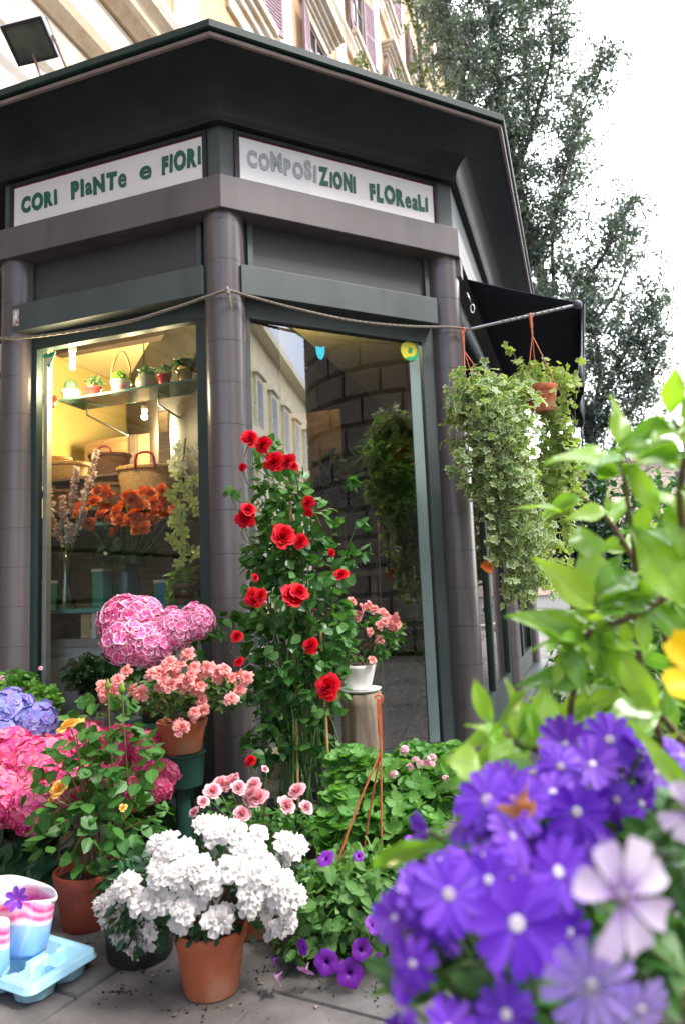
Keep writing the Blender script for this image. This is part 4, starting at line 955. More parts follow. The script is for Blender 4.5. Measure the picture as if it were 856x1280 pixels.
# cymbidium orchids
ob = onface(232, 770, 'L', .25); ob[2] = 1.0075; oc = thing('orchid', 'white orchid over pale green orchid sprays in a pot by the middle pillar', 'orchid', ob)
g = Geo(); lathe(g, pot_profile(.06, .11), ob, 26); obj('pot', g, mat('brown_plastic_pot', (.12, .06, .04), rough=.5), oc, smooth=True)
def orchid_mesh(c1, c2, nm):
    g = Geo()
    for q in range(5): petal_flat(g, q*2*pi/5+pi/2, .9, .30, .05, .25, 0, .12, False, 5, .9, 'obov', .15, 3)
    petal_flat(g, -pi/2, .5, .28, .0, .5, 1, .35, False, 4, .9, 'obov', .5, 3); return g.mesh(nm, [leafmat(nm+'_petal', [c1, c2], tcol=(1.1, 1.2, .7)), leafmat(nm+'_lip', [(.6, .5, .2), (.6, .3, .25)])], True)
om = [orchid_mesh((.42, .55, .10), (.52, .62, .20), 'green_orchid_bloom'), orchid_mesh((.72, .70, .60), (.78, .77, .70), 'white_orchid_bloom')]
g = Geo(); top = onface(232, 548, 'L', .22); tube(g, curve_pts([ob+V3(0, 0, .08), ob+V3(.01, 0, .3), onface(226, 640, 'L', .24), top], 16), .005, n=6)
obj('stems', g, M_stem, oc)
for i in range(44):
    t_ = i/43; px = 230+rng.normal()*11; py = 550+155*t_; q = onface(px, py, 'L', .16+.1*rng.random())
    place('bloom', om[1 if py < 600 and rng.random() < .85 else 0], oc, q, unit(NL*1.0+rng.normal(size=3)*.35), rng.random()*6, .034+.008*rng.random())
g = Geo(); leaves(g, T_LA, [(*(onface(225, 730, 'L', .25)), .06, .05, .10)], 26, (.14, .22), up=.3, out=.4); obj('leaves', g, M_g_lime, oc)
# dark glossy plant low behind the left pane
db = onface(115, 905, 'L', .10); db[2] = onface(115, 885, 'L', .10)[2]-.03
st_ = thing('plant_plinth', 'low white plinth behind the left pane under the dark glossy plant', 'plinth', V3(db[0], db[1], .06))
g = Geo(); box(g, -.14, .14, -.10, .08, 0.005, db[2]-.06, 0, lambda v: V3(db[0], db[1], .06)+v[:, :1]*DL+v[:, 1:2]*NL+v[:, 2:]*V3(0, 0, 1)); obj('block', g, M_whitelam, st_, bevel=.004)
dp = thing('glossy_house_plant', 'dark glossy leaved house plant in a small brown pot behind the left pane', 'potted plant', db)
g = Geo(); lathe(g, pot_profile(.05, .085), db+V3(0, 0, .001), 26); obj('pot', g, mat('brown_clay_pot', (.22, .09, .05), rough=.7), dp, smooth=True)
g = Geo(); leaves(g, T_OVB, [(*(onface(112, 842, 'L', .10)), .16, .09, .10)], 150, (.05, .085), up=.5, out=.7, droop=.2); obj('leaves', g, M_g_dark, dp)
g = Geo(); stems(g, db+V3(0, 0, .06), [(*(onface(112, 842, 'L', .10)), .13, .07, .08)], 14); obj('stems', g, M_stem, dp)
g = Geo(); box(g, .02, 1.30, -1.16, -1.14, .07, 1.66, 0, XR); obj('added_dark_screen', g, mat('added_screen_brown', (.018, .015, .013), (.03, .025, .02), 4, .6), kiosk)  # added dark sheet, makes the shop behind the right pane look dim
g = Geo(); box(g, .02, .05, -2.9, -.16, .07, 2.925, 0, XR); obj('added_dark_screen', g, bpy.data.materials['added_screen_brown'], kiosk)  # added screen, blocks the left window's lamp light from the right side
M_pan = mat('honey_wood_panel', (.24, .13, .05), (.36, .21, .09), 5, .5, stretch=(1, 1, 7)); M_bm = mat('dark_ceiling_beam', (.05, .03, .02), (.09, .06, .04), 6, .6)
g = Geo(); box(g, -.1, 1.95, -1.42, -1.40, 1.2, 2.25, 0, XL); obj('wood_wall_panel', g, M_pan, kiosk)
for v in (-.62, -1.05):
    g = Geo(); box(g, -.1, 1.9, v-.04, v+.04, 2.80, 2.89, 0, XL); obj('ceiling_beam', g, M_bm, kiosk, bevel=.004)
for u in (.35, .95, 1.5):
    g = Geo(); box(g, u-.03, u+.03, -1.399, -1.37, 1.2, 2.25, 0, XL); obj('panel_batten', g, M_bm, kiosk, bevel=.003)
put_basket('open golden wicker bread basket on the teal shelf, behind the flower spikes', 70, .66, 1.523 if False else 1.819, .10, .16, M_wick, .8)
# right window: plants inside, low dark plants, log pedestal with white pot of pink azalea, bent cane
def inplant(label, px, py, rx, ry, depth, tp, mt, n, sz, zb, up=.5, droop=.2, nm='indoor_plant'):
    c = onface(px, py, 'R', depth); k = c[1]/FPX; b = V3(c[0], c[1], zb); t = thing(nm, label, 'potted plant', b)
    g = Geo(); lathe(g, pot_profile(.09, .16), b+V3(0, 0, .001), 24); obj('pot', g, mat('black_plastic', (.015, .015, .016), rough=.4) if 'black_plastic' not in bpy.data.materials else bpy.data.materials['black_plastic'], t, smooth=True)
    g = Geo(); el = [(*c, rx*k, rx*k*.6, ry*k)]; leaves(g, tp, el, n, sz, up=up, droop=droop, shell=(.2, 1)); obj('leaves', g, mt, t)
    g = Geo(); stems(g, b+V3(0, 0, .15), el, 16, (.005, .002)); obj('stems', g, M_stem, t); return t
tb = thing('inner_table', 'dark table behind the right pane with plants on it', 'table', XR(np.array([(.65, -.8, .06)]))[0])
g = Geo(); box(g, .2, 1.15, -1.05, -.6, 1.13, 1.16, 0, XR); obj('table_top', g, M_shelfw, tb, bevel=.003)
for u in (.25, 1.1):
    for v in (-1.0, -.65): 
        g = Geo(); box(g, u-.02, u+.02, v-.02, v+.02, .065, 1.128, 0, XR); obj('leg', g, M_shelfw, tb)
inplant('strap leaved plant on the dark table behind the right pane', 480, 600, 55, 60, .7, T_LA, M_g_mid, 150, (.12, .22), 1.161, .2, .0)
inplant('pointed pot plant standing left on the dark table behind the right pane', 420, 600, 35, 40, .7, T_OV, M_g_dark, 90, (.08, .13), 1.161)
inplant('leafy dark pot plant on the shop floor, right of the bamboo cane', 505, 850, 38, 70, .28, T_OV2, M_g_mid, 170, (.05, .09), .061)
inplant('low dark pot plant on the shop floor, in the corner behind the right pane', 530, 800, 30, 50, .5, T_LA, M_g_dark, 120, (.08, .14), .061)
lg = onface(452, 930, 'R', -.26); lg[2] = .0005; ptop = onface(448, 862, 'R', -.26)[2]
t = thing('log_pedestal', 'pale tree trunk section standing as a pedestal before the right pane', 'pedestal', lg)
g = Geo(); hh = ptop-lg[2]-.012; lathe(g, [(.108, 0), (.11, .01), (.092, hh*.5), (.092, hh*.9), (.097, hh), (.001, hh)], lg, 40, rib=.05, nrib=7); obj('trunk', g, mat('pale_bark', (.30, .24, .17), (.16, .12, .09), 6, .85, None, .7, 18, stretch=(3, 3, .5)), t, smooth=True)
az = thing('pink_azalea', 'salmon pink azalea in a white pot and saucer on the pale log pedestal', 'potted plant', V3(lg[0], lg[1], ptop))
g = Geo(); lathe(g, [(.06, 0), (.095, .006), (.105, .018), (.10, .018), (.06, .01), (.001, .01)], V3(lg[0], lg[1], ptop-.011), 30); obj('saucer', g, M_white, az, smooth=True)
g = Geo(); lathe(g, [(.048, 0), (.055, .004), (.082, .10), (.085, .115), (.078, .115), (.001, .10)], V3(lg[0], lg[1], ptop+.002), 30); obj('pot', g, M_white, az, smooth=True)
M_coral = leafmat('coral_petal', [(.82, .22, .22), (.86, .32, .30), (.84, .28, .24)], transl=.3, tcol=(1.1, .8, .8), edge=(.88, .45, .42), edge_at=(.7, 1.0)); az_v = [ruffle_geo(15).mesh('coral_blossom', [M_coral], True) for _ in range(3)]
q0 = onface(455, 800, 'R', -.24); el = [(*q0, .17, .12, .14), (*(onface(486, 792, 'R', -.24)), .10, .08, .08)]
g = Geo(); leaves(g, T_OV, el, 260, (.03, .05), up=.6); obj('leaves', g, M_g_mid, az); g = Geo(); stems(g, V3(lg[0], lg[1], ptop+.10), el, 22); obj('stems', g, M_wood, az)
for (px, py) in ((440, 752), (447, 768), (460, 757), (478, 765), (486, 778), (494, 772), (492, 785), (474, 782), (474, 800), (465, 825), (446, 772), (482, 770), (489, 783), (480, 778), (497, 780), (468, 762), (452, 760), (462, 790)):
    place('blossom', az_v[int(rng.integers(3))], az, onface(px, py, 'R', -.32-.04*rng.random()), unit(NR+V3(0, 0, .4)+rng.normal(size=3)*.4), rng.random()*6, .026)
cn = thing('bamboo_cane', 'thin bamboo cane standing upright behind the right pane', 'cane', V3(*(onface(480, 920, 'R', .1)[:2]), .06)); q1 = onface(472, 650, 'R', .1)
g = Geo(); b0 = V3(*cn.location)+V3(0, 0, .001); tube(g, [b0+(q1-b0)*t_ for t_ in np.linspace(0, 1, 12)], [.0055 if i % 3 else .0068 for i in range(12)], n=8); obj('stalk', g, mat('tan_bamboo', (.42, .26, .10), (.50, .34, .15), 20, .5), cn, smooth=True)
# ================================================================== TREES AND HEDGE
def grow_tree(name, label, cat, limbs, Yc, nleaf, lsz, mt, tw_len=(.3, .8), dens=43, trunk_r=.11, kind_leaf=None, base=None):
    t = thing(name, label, cat, base); wood = Geo(); lv = Geo(); P_all = []; A_all = []
    for li, (pts, r0, r1, dn) in enumerate(limbs):
        P = curve_pts(pts, 24); tube(wood, P, np.linspace(r0, r1, 24), n=8)
        if dn <= 0: continue
        L_ = np.linalg.norm(np.diff(P, axis=0), axis=1).sum(); nt_ = int(L_*dens*dn)
        for k in range(nt_):
            f = rng.random()**.8; i = min(int(f*23), 22); p = P[i]; dr = unit(P[i+1]-P[i])
            d = unit(dr*.5+rng.normal(size=3)*V3(.8, .8, .6)+V3(0, 0, .15)); ln = (tw_len[0]+(tw_len[1]-tw_len[0])*rng.random())*(1.15-.6*f)
            q = p+d*ln; mid = (p+q)/2+rng.normal(size=3)*.05*ln+V3(0, 0, .05*ln); Q = curve_pts([p, mid, q], 5); tube(wood, Q, np.linspace(.006, .002, 5)*(r0/.05)**.4, n=4, cap=False)
            # side shoots with leaves in loose tufts
            for s in range(3):
                b = Q[1+int(rng.integers(4))]; dd = unit(d+rng.normal(size=3)*.8); l2 = ln*.45*rng.random()+.05
                m = int(nleaf*(.6+.8*rng.random())); tt = rng.random(m)
                P_all.append(b+dd*l2*tt[:, None]+rng.normal(size=(m, 3))*.035); A_all.append(unit(dd+rng.normal(size=(m, 3))*.8+V3(0, 0, .1)))
    pp = np.concatenate(P_all); aa = np.concatenate(A_all); n = len(pp)
    lv.inst(T_SM if kind_leaf is None else kind_leaf, frames(aa, unit(rng.normal(size=(n, 3))*.7+V3(0, 0, .8)), lsz[0]+(lsz[1]-lsz[0])*rng.random(n)), pp)
    obj('trunk', wood, M_bark, t, smooth=True); obj('crown', lv, mt, t); return t, n
M_bark = mat('grey_brown_bark', (.06, .05, .04), (.12, .10, .08), 14, .9, None, .6, 40)
M_holm = leafmat('holm_oak_leaf', [(.08, .125, .12), (.12, .17, .16), (.20, .25, .24), (.05, .085, .08)], rough=.38, transl=.18, spec=.5)  # leaf colours lightened and blue-greyed to imitate haze over the crown
M_holm2 = leafmat('sunlit_oak_leaf', [(.08, .12, .03), (.13, .16, .04), (.05, .09, .03)], rough=.45, transl=.3)
def PX(lst): return [at(x, y, Y) for x, y, Y in lst]
tb0 = at(770, 700, 9.6)*V3(1, 1, 0)
limbs = [
 ([tb0-V3(0, 0, .14)]+PX([(762, 700, 9.6), (735, 540, 9.6), (700, 430, 9.6), (668, 320, 9.5)]), .11, .06, .5),
 (PX([(668, 320, 9.5), (645, 220, 9.5), (625, 110, 9.4), (610, 10, 9.4), (600, -80, 9.4)]), .08, .02, 1.35),
 (PX([(700, 430, 9.6), (690, 330, 9.3), (695, 260, 9.2), (722, 160, 9.1), (757, 66, 9.1)]), .035, .006, .75),
 (PX([(668, 320, 9.5), (620, 250, 9.9), (590, 160, 10.1), (560, 60, 10.2), (540, -30, 10.2)]), .05, .012, .9),
 (PX([(645, 220, 9.5), (670, 140, 9.3), (690, 60, 9.2), (684, -20, 9.2)]), .04, .01, 1.1),
 (PX([(625, 110, 9.4), (575, 60, 9.7), (555, 10, 9.8)]), .03, .01, .9),
 (PX([(700, 430, 9.6), (735, 350, 9.4), (765, 300, 9.3), (790, 245, 9.3)]), .045, .008, .8),
 (PX([(735, 540, 9.6), (770, 460, 9.4), (800, 410, 9.3), (822, 372, 9.3)]), .05, .008, .85),
 (PX([(735, 540, 9.6), (700, 500, 9.2), (690, 430, 9.1), (680, 360, 9.1)]), .04, .01, 1.1),
 (PX([(735, 540, 9.6), (750, 470, 9.9), (740, 410, 10), (720, 340, 10)]), .04, .01, 1.2),
 (PX([(745, 620, 9.6), (770, 550, 9.5), (790, 510, 9.5), (800, 470, 9.5)]), .04, .01, 1.0),
 (PX([(668, 320, 9.5), (700, 250, 9.8), (715, 200, 9.9), (720, 120, 9.9)]), .03, .008, .8),
 (PX([(645, 220, 9.5), (610, 190, 9.2), (580, 120, 9.1), (590, 40, 9.1)]), .03, .008, 1.1),
 (PX([(700, 430, 9.6), (745, 400, 9.9), (780, 340, 10), (775, 280, 10)]), .03, .008, .9),
 (PX([(735, 540, 9.6), (780, 520, 9.2), (815, 470, 9.1), (800, 430, 9.1)]), .03, .008, 1.0),
 (PX([(645, 220, 9.5), (660, 110, 9.8), (650, 20, 9.9), (660, -60, 9.9)]), .03, .008, 1.1),
 (PX([(700, 430, 9.6), (655, 400, 9.9), (640, 330, 10), (640, 260, 10)]), .04, .01, 1.1),
]
_, ntree = grow_tree('holm_oak', 'tall loose holm oak with small dark leaves against the white sky, right of the kiosk', 'tree', limbs, 9.5, 11, (.05, .09), M_holm, base=tb0)
tb1 = at(560, 700, 14.5)*V3(1, 1, 0)+V3(1.6, 0, 0)
limbs = [([tb1-V3(0, 0, .14)]+PX([(590, 600, 14.5), (560, 350, 14.4), (540, 200, 14.3)]), .16, .07, .2),
 (PX([(540, 200, 14.3), (528, 110, 14.2), (522, 40, 14.2), (518, -20, 14.2)]), .07, .02, 1.1),
 (PX([(540, 200, 14.3), (505, 160, 14), (485, 130, 14), (450, 118, 14)]), .04, .012, .5),
 (PX([(560, 350, 14.4), (580, 220, 14.4), (560, 120, 14.3), (550, 40, 14.3)]), .05, .012, .9),
 (PX([(540, 200, 14.3), (500, 150, 13.6), (460, 110, 13.4), (450, 80, 13.4)]), .03, .01, .35)]
grow_tree('young_oak', 'olive green young oak between the kiosk roof and the palazzo wall', 'tree', limbs, 14, 9, (.07, .12), M_holm2, base=tb1, dens=13)
# dense greenery on the right behind the near shrub: separate bushes
M_hedge = leafmat('laurel_leaf', [(.02, .07, .03), (.035, .11, .045), (.06, .16, .06), (.10, .22, .08)], rough=.35)
def bush(name, label, c, r, n, sz, mt, tpl=T_OV, pot=False, group=None):
    b = V3(c[0], c[1], 0); t = thing(name, label, 'shrub', b, group); ell = []
    for k in range(9):
        d = rvec(1)[0]; ell.append((*(V3(*c)+d*V3(*r)*.55), r[0]*.5, r[1]*.5, r[2]*.5))
    g = Geo(); leaves(g, tpl, ell, n, sz, up=.6, rand=.7, shell=(.55, 1.1)); obj('foliage', g, mt, t)
    g = Geo(); stems(g, b-V3(0, 0, .01), ell, 26, (.018, .004), .06); obj('stems', g, M_wood, t); return t
bush('laurel_shrub', 'dark laurel shrub beyond the kiosk side, below the awning', at(735, 650, 7.6), (.75, .6, .9), 2600, (.06, .11), M_g_dark)
bush('laurel_shrub', 'broad glossy laurel at the right edge of the picture, farthest from the kiosk', at(850, 700, 7.2), (.9, .8, 1.05), 3000, (.06, .11), M_hedge)
bush('laurel_shrub', 'low mid green laurel in front of the other laurels', at(790, 820, 5.6), (.62, .5, .55), 2600, (.05, .09), M_hedge)
bush('pale_green_shrub', 'small pale green shrub low down beside the kiosk pillars', at(745, 850, 4.3), (.34, .3, .42), 1700, (.04, .065), M_g_mid)

# ================================================================== POTS AND PLANTS IN FRONT
M_terra = mat('orange_terracotta_plastic', (.46, .115, .05), (.55, .15, .07), 10, .5, .62, .08, 120, c3=(.50, .24, .15), s3=9); M_terrad = mat('brick_red_pot', (.30, .05, .028), (.36, .07, .04), 10, .55)
M_blk = bpy.data.materials['black_plastic']; M_gtub = mat('dark_green_tub', (.008, .045, .032), (.015, .06, .045), 8, .4)
def ground_at(px, py): return ground(px, py)
def pot(t, c, r, h, mt, rib=0, nrib=0, nm='pot', taper=.76, lip=.009, soil=True, feet=False):
    g = Geo(); lathe(g, [(.001, .002), (r*taper*.96, .002), (r*taper, .006), (r*.955, h*.77), (r*.985, h*.775), (r, h*.80), (r+lip*.6, h*.985), (r+lip*.5, h), (r-.004, h), (r-.007, h*.9), (r*.92, h*.8)], c, 40 if not nrib else 96, rib=rib, nrib=nrib)
    p = obj(nm, g, mt, t, smooth=True)
    try: p.data.set_sharp_from_angle(angle=radians(35))
    except Exception: pass
    if soil:
        g = Geo(); lathe(g, [(r*.95, h*.84), (r*.6, h*.86), (.001, h*.87)], c, 28); obj('soil', g, M_soil, t, smooth=True)
    if feet:
        g = Geo()
    return p
def front(px, py, Y, el):
    """point on the near side of an ellipsoid seen at a pixel"""
    return at(px, py, Y)
def put(meshes, nm, t, pts, sc, face=V3(0, -1, .6), jit=.45, lab=None):
    for p in pts: place(nm, meshes[int(rng.integers(len(meshes)))], t, p, unit(V3(*face)+rng.normal(size=3)*jit), rng.random()*6.28, sc*(.85+.3*rng.random()))

# ---- white azalea, front
c = ground(258, 1257); c = V3(c[0], c[1]+.075, 0)
wa = thing('white_azalea', 'white azalea in full flower in an orange terracotta coloured pot, nearest on the paving', 'potted plant', c)
pot(wa, c, .096, .165, M_terra); Yw = c[1]
ell = [E(262, 1108, Yw, 95, 52), E(190, 1118, Yw-.02, 60, 50), E(335, 1098, Yw, 50, 42), E(165, 1150, Yw-.06, 32, 36)]
g = Geo(); leaves(g, T_OB, ell, 900, (.028, .045), up=.3, out=.8, droop=.25, shell=(.6, 1.02)); leaves(g, T_OB, [E(255, 1165, Yw, 74, 20)], 170, (.035, .05), up=.1, out=.9, droop=.6, avoid=lambda p: (p[:, 2] > .165+.02) | (np.hypot(p[:, 0]-c[0], p[:, 1]-c[1]) > .125)); obj('leaves', g, M_g_dark, wa)
g = Geo(); stems(g, c+V3(0, 0, .14), ell, 46, (.005, .0022), .02); obj('stems', g, M_wood, wa)
M_wpet = leafmat('white_petal', [(.80, .75, .72), (.87, .85, .84), (.84, .81, .81)], transl=.3, tcol=(1.05, 1.02, 1.0), rough=.6, spec=.2, inner=(.76, .72, .58), inner_at=(.0, .22))
wv = [ruffle_geo(15).mesh('white_blossom', [M_wpet], True) for _ in range(4)]
cl = [(266, 1038), (200, 1056), (228, 1064), (306, 1050), (316, 1070), (356, 1065), (166, 1108), (197, 1086), (222, 1096), (266, 1108), (309, 1122), (345, 1100), (362, 1112), (134, 1128), (146, 1148), (164, 1184), (158, 1166), (182, 1156), (273, 1146), (236, 1128), (250, 1085), (290, 1085), (336, 1128), (228, 1152), (356, 1156), (284, 1044), (208, 1130), (150, 1122), (176, 1172), (140, 1142), (190, 1130), (328, 1088), (174, 1126)]
pts = []
for (px, py) in cl:
    u_ = ((px-258)/125)**2+((py-1110)/75)**2; dep = .17*math.sqrt(max(0, 1-u_))
    for k in range(3 if len(pts) < 96 else 1): pts.append(at(px+rng.normal()*7, py+rng.normal()*6, min(Yw-dep-.005, Yw-.05)+rng.normal()*.02))
pts += [at(383, 1100, Yw-.04), at(386, 1097, Yw-.05)]
pts = pts[:97]
cc = at(258, 1120, Yw)
for p in pts: place('blossom', wv[int(rng.integers(4))], wa, p, unit((p-cc)*V3(1, 1, 1.2)+V3(0, -.10, .06)+rng.normal(size=3)*.04), rng.random()*6.28, .035*(.8+.4*rng.random()))

# ---- yellow rose bush
c = ground(100, 1169); c = V3(c[0], c[1]+.075, 0); Yy = c[1]
yr = thing('yellow_rose_bush', 'tall leafy rose bush with yellow roses in a ribbed brick red pot', 'potted plant', c); pot(yr, c, .105, .175, M_terrad, .012, 30)
ell = [E(95, 985, Yy, 70, 55), E(150, 960, Yy, 60, 55), E(110, 1040, Yy-.05, 75, 45), E(170, 1040, Yy-.08, 45, 50), E(130, 900, Yy, 50, 30)]
g = Geo(); leaves(g, T_OV2, ell, 470, (.036, .064), up=.6, out=.5, droop=.15); obj('leaves', g, M_g_mid, yr)
g = Geo(); stems(g, c+V3(0, 0, .14), ell, 26, (.0045, .002), .03)
M_ypet = leafmat('yellow_petal', [(.86, .50, .10), (.88, .58, .16), (.86, .44, .14)], transl=.3, tcol=(1.1, 1, .6)); yv = [rose_geo(22, .8).mesh('yellow_rose', [M_ypet], True), rose_geo(26, 1.25).mesh('open_yellow_rose', [M_ypet], True)]
for (px, py, sc, k, ax) in ((74, 987, .034, 0, (-.2, -.7, .5)), (88, 908, .036, 1, (-.3, -.2, .9)), (66, 1000, .02, 0, (-.6, -.5, .2)), (154, 1010, .016, 0, (.2, -.6, .6))):
    q = at(px, py, Yy-.14); place('rose', yv[k], yr, q, ax, 0, sc); tube(g, curve_pts([q-unit(V3(*ax))*.01, q-unit(V3(*ax))*.06+V3(0, 0, -.02), at(115, 1030, Yy)], 8), .0028, n=5)
bg_ = Geo()
for (px, py) in ((135, 858), (153, 862)):
    q = at(px, py, Yy-.05); tube(g, curve_pts([q, at(px+4, 930, Yy-.04), at(px+10, 1010, Yy)], 8), .0028, n=5)
    b = Geo(); lathe(b, [(.001, -.012), (.009, -.008), (.010, .004), (.005, .018), (.001, .026)], q, 12); obj('bud', b, M_g_lime, yr, smooth=True)
obj('stems', g, mat('rose_cane', (.14, .12, .05), (.20, .07, .05), 20, .5), yr)

# ---- black pot with dark plant behind the white azalea
c = ground(165, 1212); c = V3(c[0], c[1]+.085, 0)
bp = thing('potted_shrub', 'black plastic pot with a small dark leafy shrub, half behind the white azalea', 'potted plant', c); pot(bp, c, .11, .17, M_blk, taper=.86)
ell = [E(175, 1110, c[1], 50, 40)]; g = Geo(); leaves(g, T_OV2, ell, 220, (.04, .06), up=.5); obj('leaves', g, M_g_dark, bp); g = Geo(); stems(g, c+V3(0, 0, .14), ell, 14); obj('stems', g, M_wood, bp)

# ---- hydrangeas
def hydr(name, label, c, heads, Yh, Rm, mt, hm, r=.11, h=.17, leafell=None, nl=70, lsz=(.09, .14), lm=None, pm=None):
    t = thing(name, label, 'hydrangea', c); pot(t, V3(*c), r, h, pm or M_blk, taper=.82)
    g = Geo(); top = V3(*c)+V3(0, 0, h*.85)
    for (px, py, rp_, dy) in heads:
        q = at(px, py, Yh+dy); R = rp_*q[1]/FPX; place('flower_head', hm[int(rng.integers(len(hm)))], t, q, unit(V3(0, -.75, .8)+rng.normal(size=3)*.2), rng.random()*6, R*.92)
        tube(g, curve_pts([top+rng.normal(size=3)*V3(.03, .03, 0), (top+q)/2+V3(0, 0, .05), q], 8), .005, n=6)
    obj('stems', g, M_stem, t)
    g = Geo(); leaves(g, T_HY, leafell, nl, lsz, up=.5, out=.7, droop=.35, shell=(.5, 1)); obj('leaves', g, lm or M_g_mid, t); return t
def hyd_mats(nm, cols, eye, edge=None, inner=None): 
    return [leafmat(nm, cols, rough=.55, transl=.3, tcol=(1.15, .9, 1.0), edge=edge, edge_at=(.80, .96), edge_noise=.1, inner=inner, inner_at=(.05, .35)), leafmat(nm+'_eye', [eye], transl=0)]
mh = hyd_mats('hot_pink_floret', [(.78, .05, .30), (.82, .12, .36), (.85, .28, .38), (.80, .07, .24)], (.8, .4, .3), inner=(.86, .42, .36)); hh_ = [hydrangea_geo(130, .25).mesh('hot_pink_head', mh, True) for _ in range(2)]
cA = ground(40, 1140); cA = V3(at(40, 1000, 2.85)[0], 2.85, 0)
hydr('hot_pink_hydrangea', 'hot pink hydrangea with big coral centred heads at the left edge, behind the yellow roses', cA, [(12, 948, 38, 0), (52, 962, 40, -.08), (8, 995, 38, -.15), (50, 1008, 36, -.2), (92, 975, 30, -.12), (85, 940, 26, .1), (108, 930, 28, .12)], 2.8, .12, None, hh_, leafell=[E(55, 1075, 2.72, 75, 38), E(30, 1050, 2.75, 50, 40)], nl=60, lm=M_g_dark)
cB = V3(at(170, 1000, 2.95)[0], 2.95, 0)
hydr('hot_pink_hydrangea', 'smaller hot pink hydrangea between the yellow roses and the green stand', cB, [(150, 932, 26, 0), (190, 962, 24, -.1), (168, 985, 30, -.1), (200, 985, 18, -.15), (140, 965, 26, -.05), (186, 935, 22, -.08), (214, 962, 18, -.12)], 2.85, .1, None, hh_, leafell=[E(190, 1040, 2.85, 50, 45)], nl=46, lm=M_g_mid)
mb_ = hyd_mats('blue_floret', [(.20, .24, .66), (.32, .36, .74), (.28, .20, .62), (.45, .48, .78)], (.7, .7, .5)); hb = [hydrangea_geo(90, .29).mesh('blue_head', mb_, True)]
# crates that carry the raised plants
M_slat = mat('crate_wood', (.30, .20, .11), (.42, .30, .18), 12, .8, stretch=(1, 1, 6))
def crate(label, c, w_, d_, h, rot=0, mt=None):
    t = thing('slatted_crate', label, 'crate', c); X_ = lambda v: V3(*c)+np.stack([v[:, 0]*cos(rot)-v[:, 1]*sin(rot), v[:, 0]*sin(rot)+v[:, 1]*cos(rot), v[:, 2]], 1)
    n = max(3, int(h/.07))
    for sx, sy in ((0, -1), (0, 1), (-1, 0), (1, 0)):
        g = Geo()
        for k in range(n):
            z0 = .005+k*h/n; z1 = z0+h/n*.72
            if sy: box(g, -w_/2, w_/2, sy*d_/2-.005, sy*d_/2+.005, z0, z1, 0, X_)
            else: box(g, sx*(w_/2-.007)-.005, sx*(w_/2-.007)+.005, -d_/2+.006, d_/2-.006, z0, z1, 0, X_)
        for a in ((-w_/2+.03, -d_/2+.012) , (w_/2-.03, d_/2-.012)):
            if sy and (a[1] > 0) == (sy > 0):
                for s2 in (-1, 1): box(g, s2*(w_/2-.03)-.012, s2*(w_/2-.03)+.012, sy*(d_/2-.012)-.006, sy*(d_/2-.012)+.006, .0, h, 0, X_)
        obj('side_panel', g, mt or M_slat, t)
    g = Geo(); box(g, -w_/2, w_/2, -d_/2, d_/2, h+.001, h+.011, 0, X_); obj('top_board', g, mt or M_slat, t, bevel=.002); return t
cH = V3(at(20, 900, 3.1)[0], 3.12, 0); crate('upturned wooden crate carrying the blue hydrangea, lower one at the left edge', cH+V3(0, 0, .0), .36, .30, .24)
hydr('blue_hydrangea', 'violet blue hydrangea at the left edge above the hot pink one', cH+V3(0, 0, .252), [(12, 892, 30, 0), (46, 904, 26, -.05), (2, 918, 22, -.1)], 3.05, .1, None, hb, r=.09, h=.13, leafell=[E(25, 935, 3.05, 50, 20)], nl=34, lsz=(.07, .11))
cP = V3(at(10, 900, 3.42)[0]+.02, 3.42, 0); crate('tall slatted crate under the left geranium, against the left window', cP, .34, .24, .44)
pl_ = thing('pink_bud_geranium', 'bushy light green geranium with few pink buds at the left edge by the pillar', 'potted plant', cP+V3(0, 0, .452)); pot(pl_, cP+V3(0, 0, .452), .09, .14, M_terra)
ell = [E(18, 862, 3.4, 34, 24), E(55, 878, 3.3, 26, 20), E(-10, 870, 3.4, 30, 22)]; g = Geo(); leaves(g, T_GER, ell, 260, (.035, .06), up=.5, out=.6); leaves(g, T_OV, ell, 160, (.025, .04), up=.4); obj('leaves', g, M_g_lime if False else leafmat('geranium_leaf', [(.07, .20, .035), (.11, .27, .05), (.16, .32, .06)], vein=.2), pl_)
g = Geo(); stems(g, cP+V3(0, 0, .57), ell, 16); obj('stems', g, M_stem, pl_)
M_gpk = leafmat('geranium_petal', [(.80, .42, .52), (.84, .55, .62)], transl=.3, tcol=(1.1, .9, .95)); gv = [geran_geo().mesh('pink_geranium_cluster', [M_gpk], True) for _ in range(2)]
put(gv, 'blossom', pl_, [at(52, 836, 3.3), at(3, 848, 3.3)], .018)
mp_ = hyd_mats('pink_edged_floret', [(.80, .10, .40), (.82, .18, .46), (.76, .07, .34)], (.8, .3, .5), edge=(.90, .74, .82)); hp_ = [hydrangea_geo(105, .27).mesh('white_edged_head', mp_, True) for _ in range(3)]
cS = V3(at(200, 900, 3.0)[0], 3.0, 0)
sd = thing('plant_stand', 'slim dark green metal stand carrying the pink hydrangea', 'stand', cS)
g = Geo(); lathe(g, [(.001, .52), (.12, .52), (.125, .53), (.12, .54), (.001, .54)], cS, 30); obj('top_plate', g, M_gtub, sd, smooth=False)
for k in range(3):
    a = k*2.094+.5; g = Geo(); tube(g, [cS+V3(.16*cos(a), .16*sin(a), 0), cS+V3(.09*cos(a), .09*sin(a), .52)], .008); obj('leg', g, M_gtub, sd)
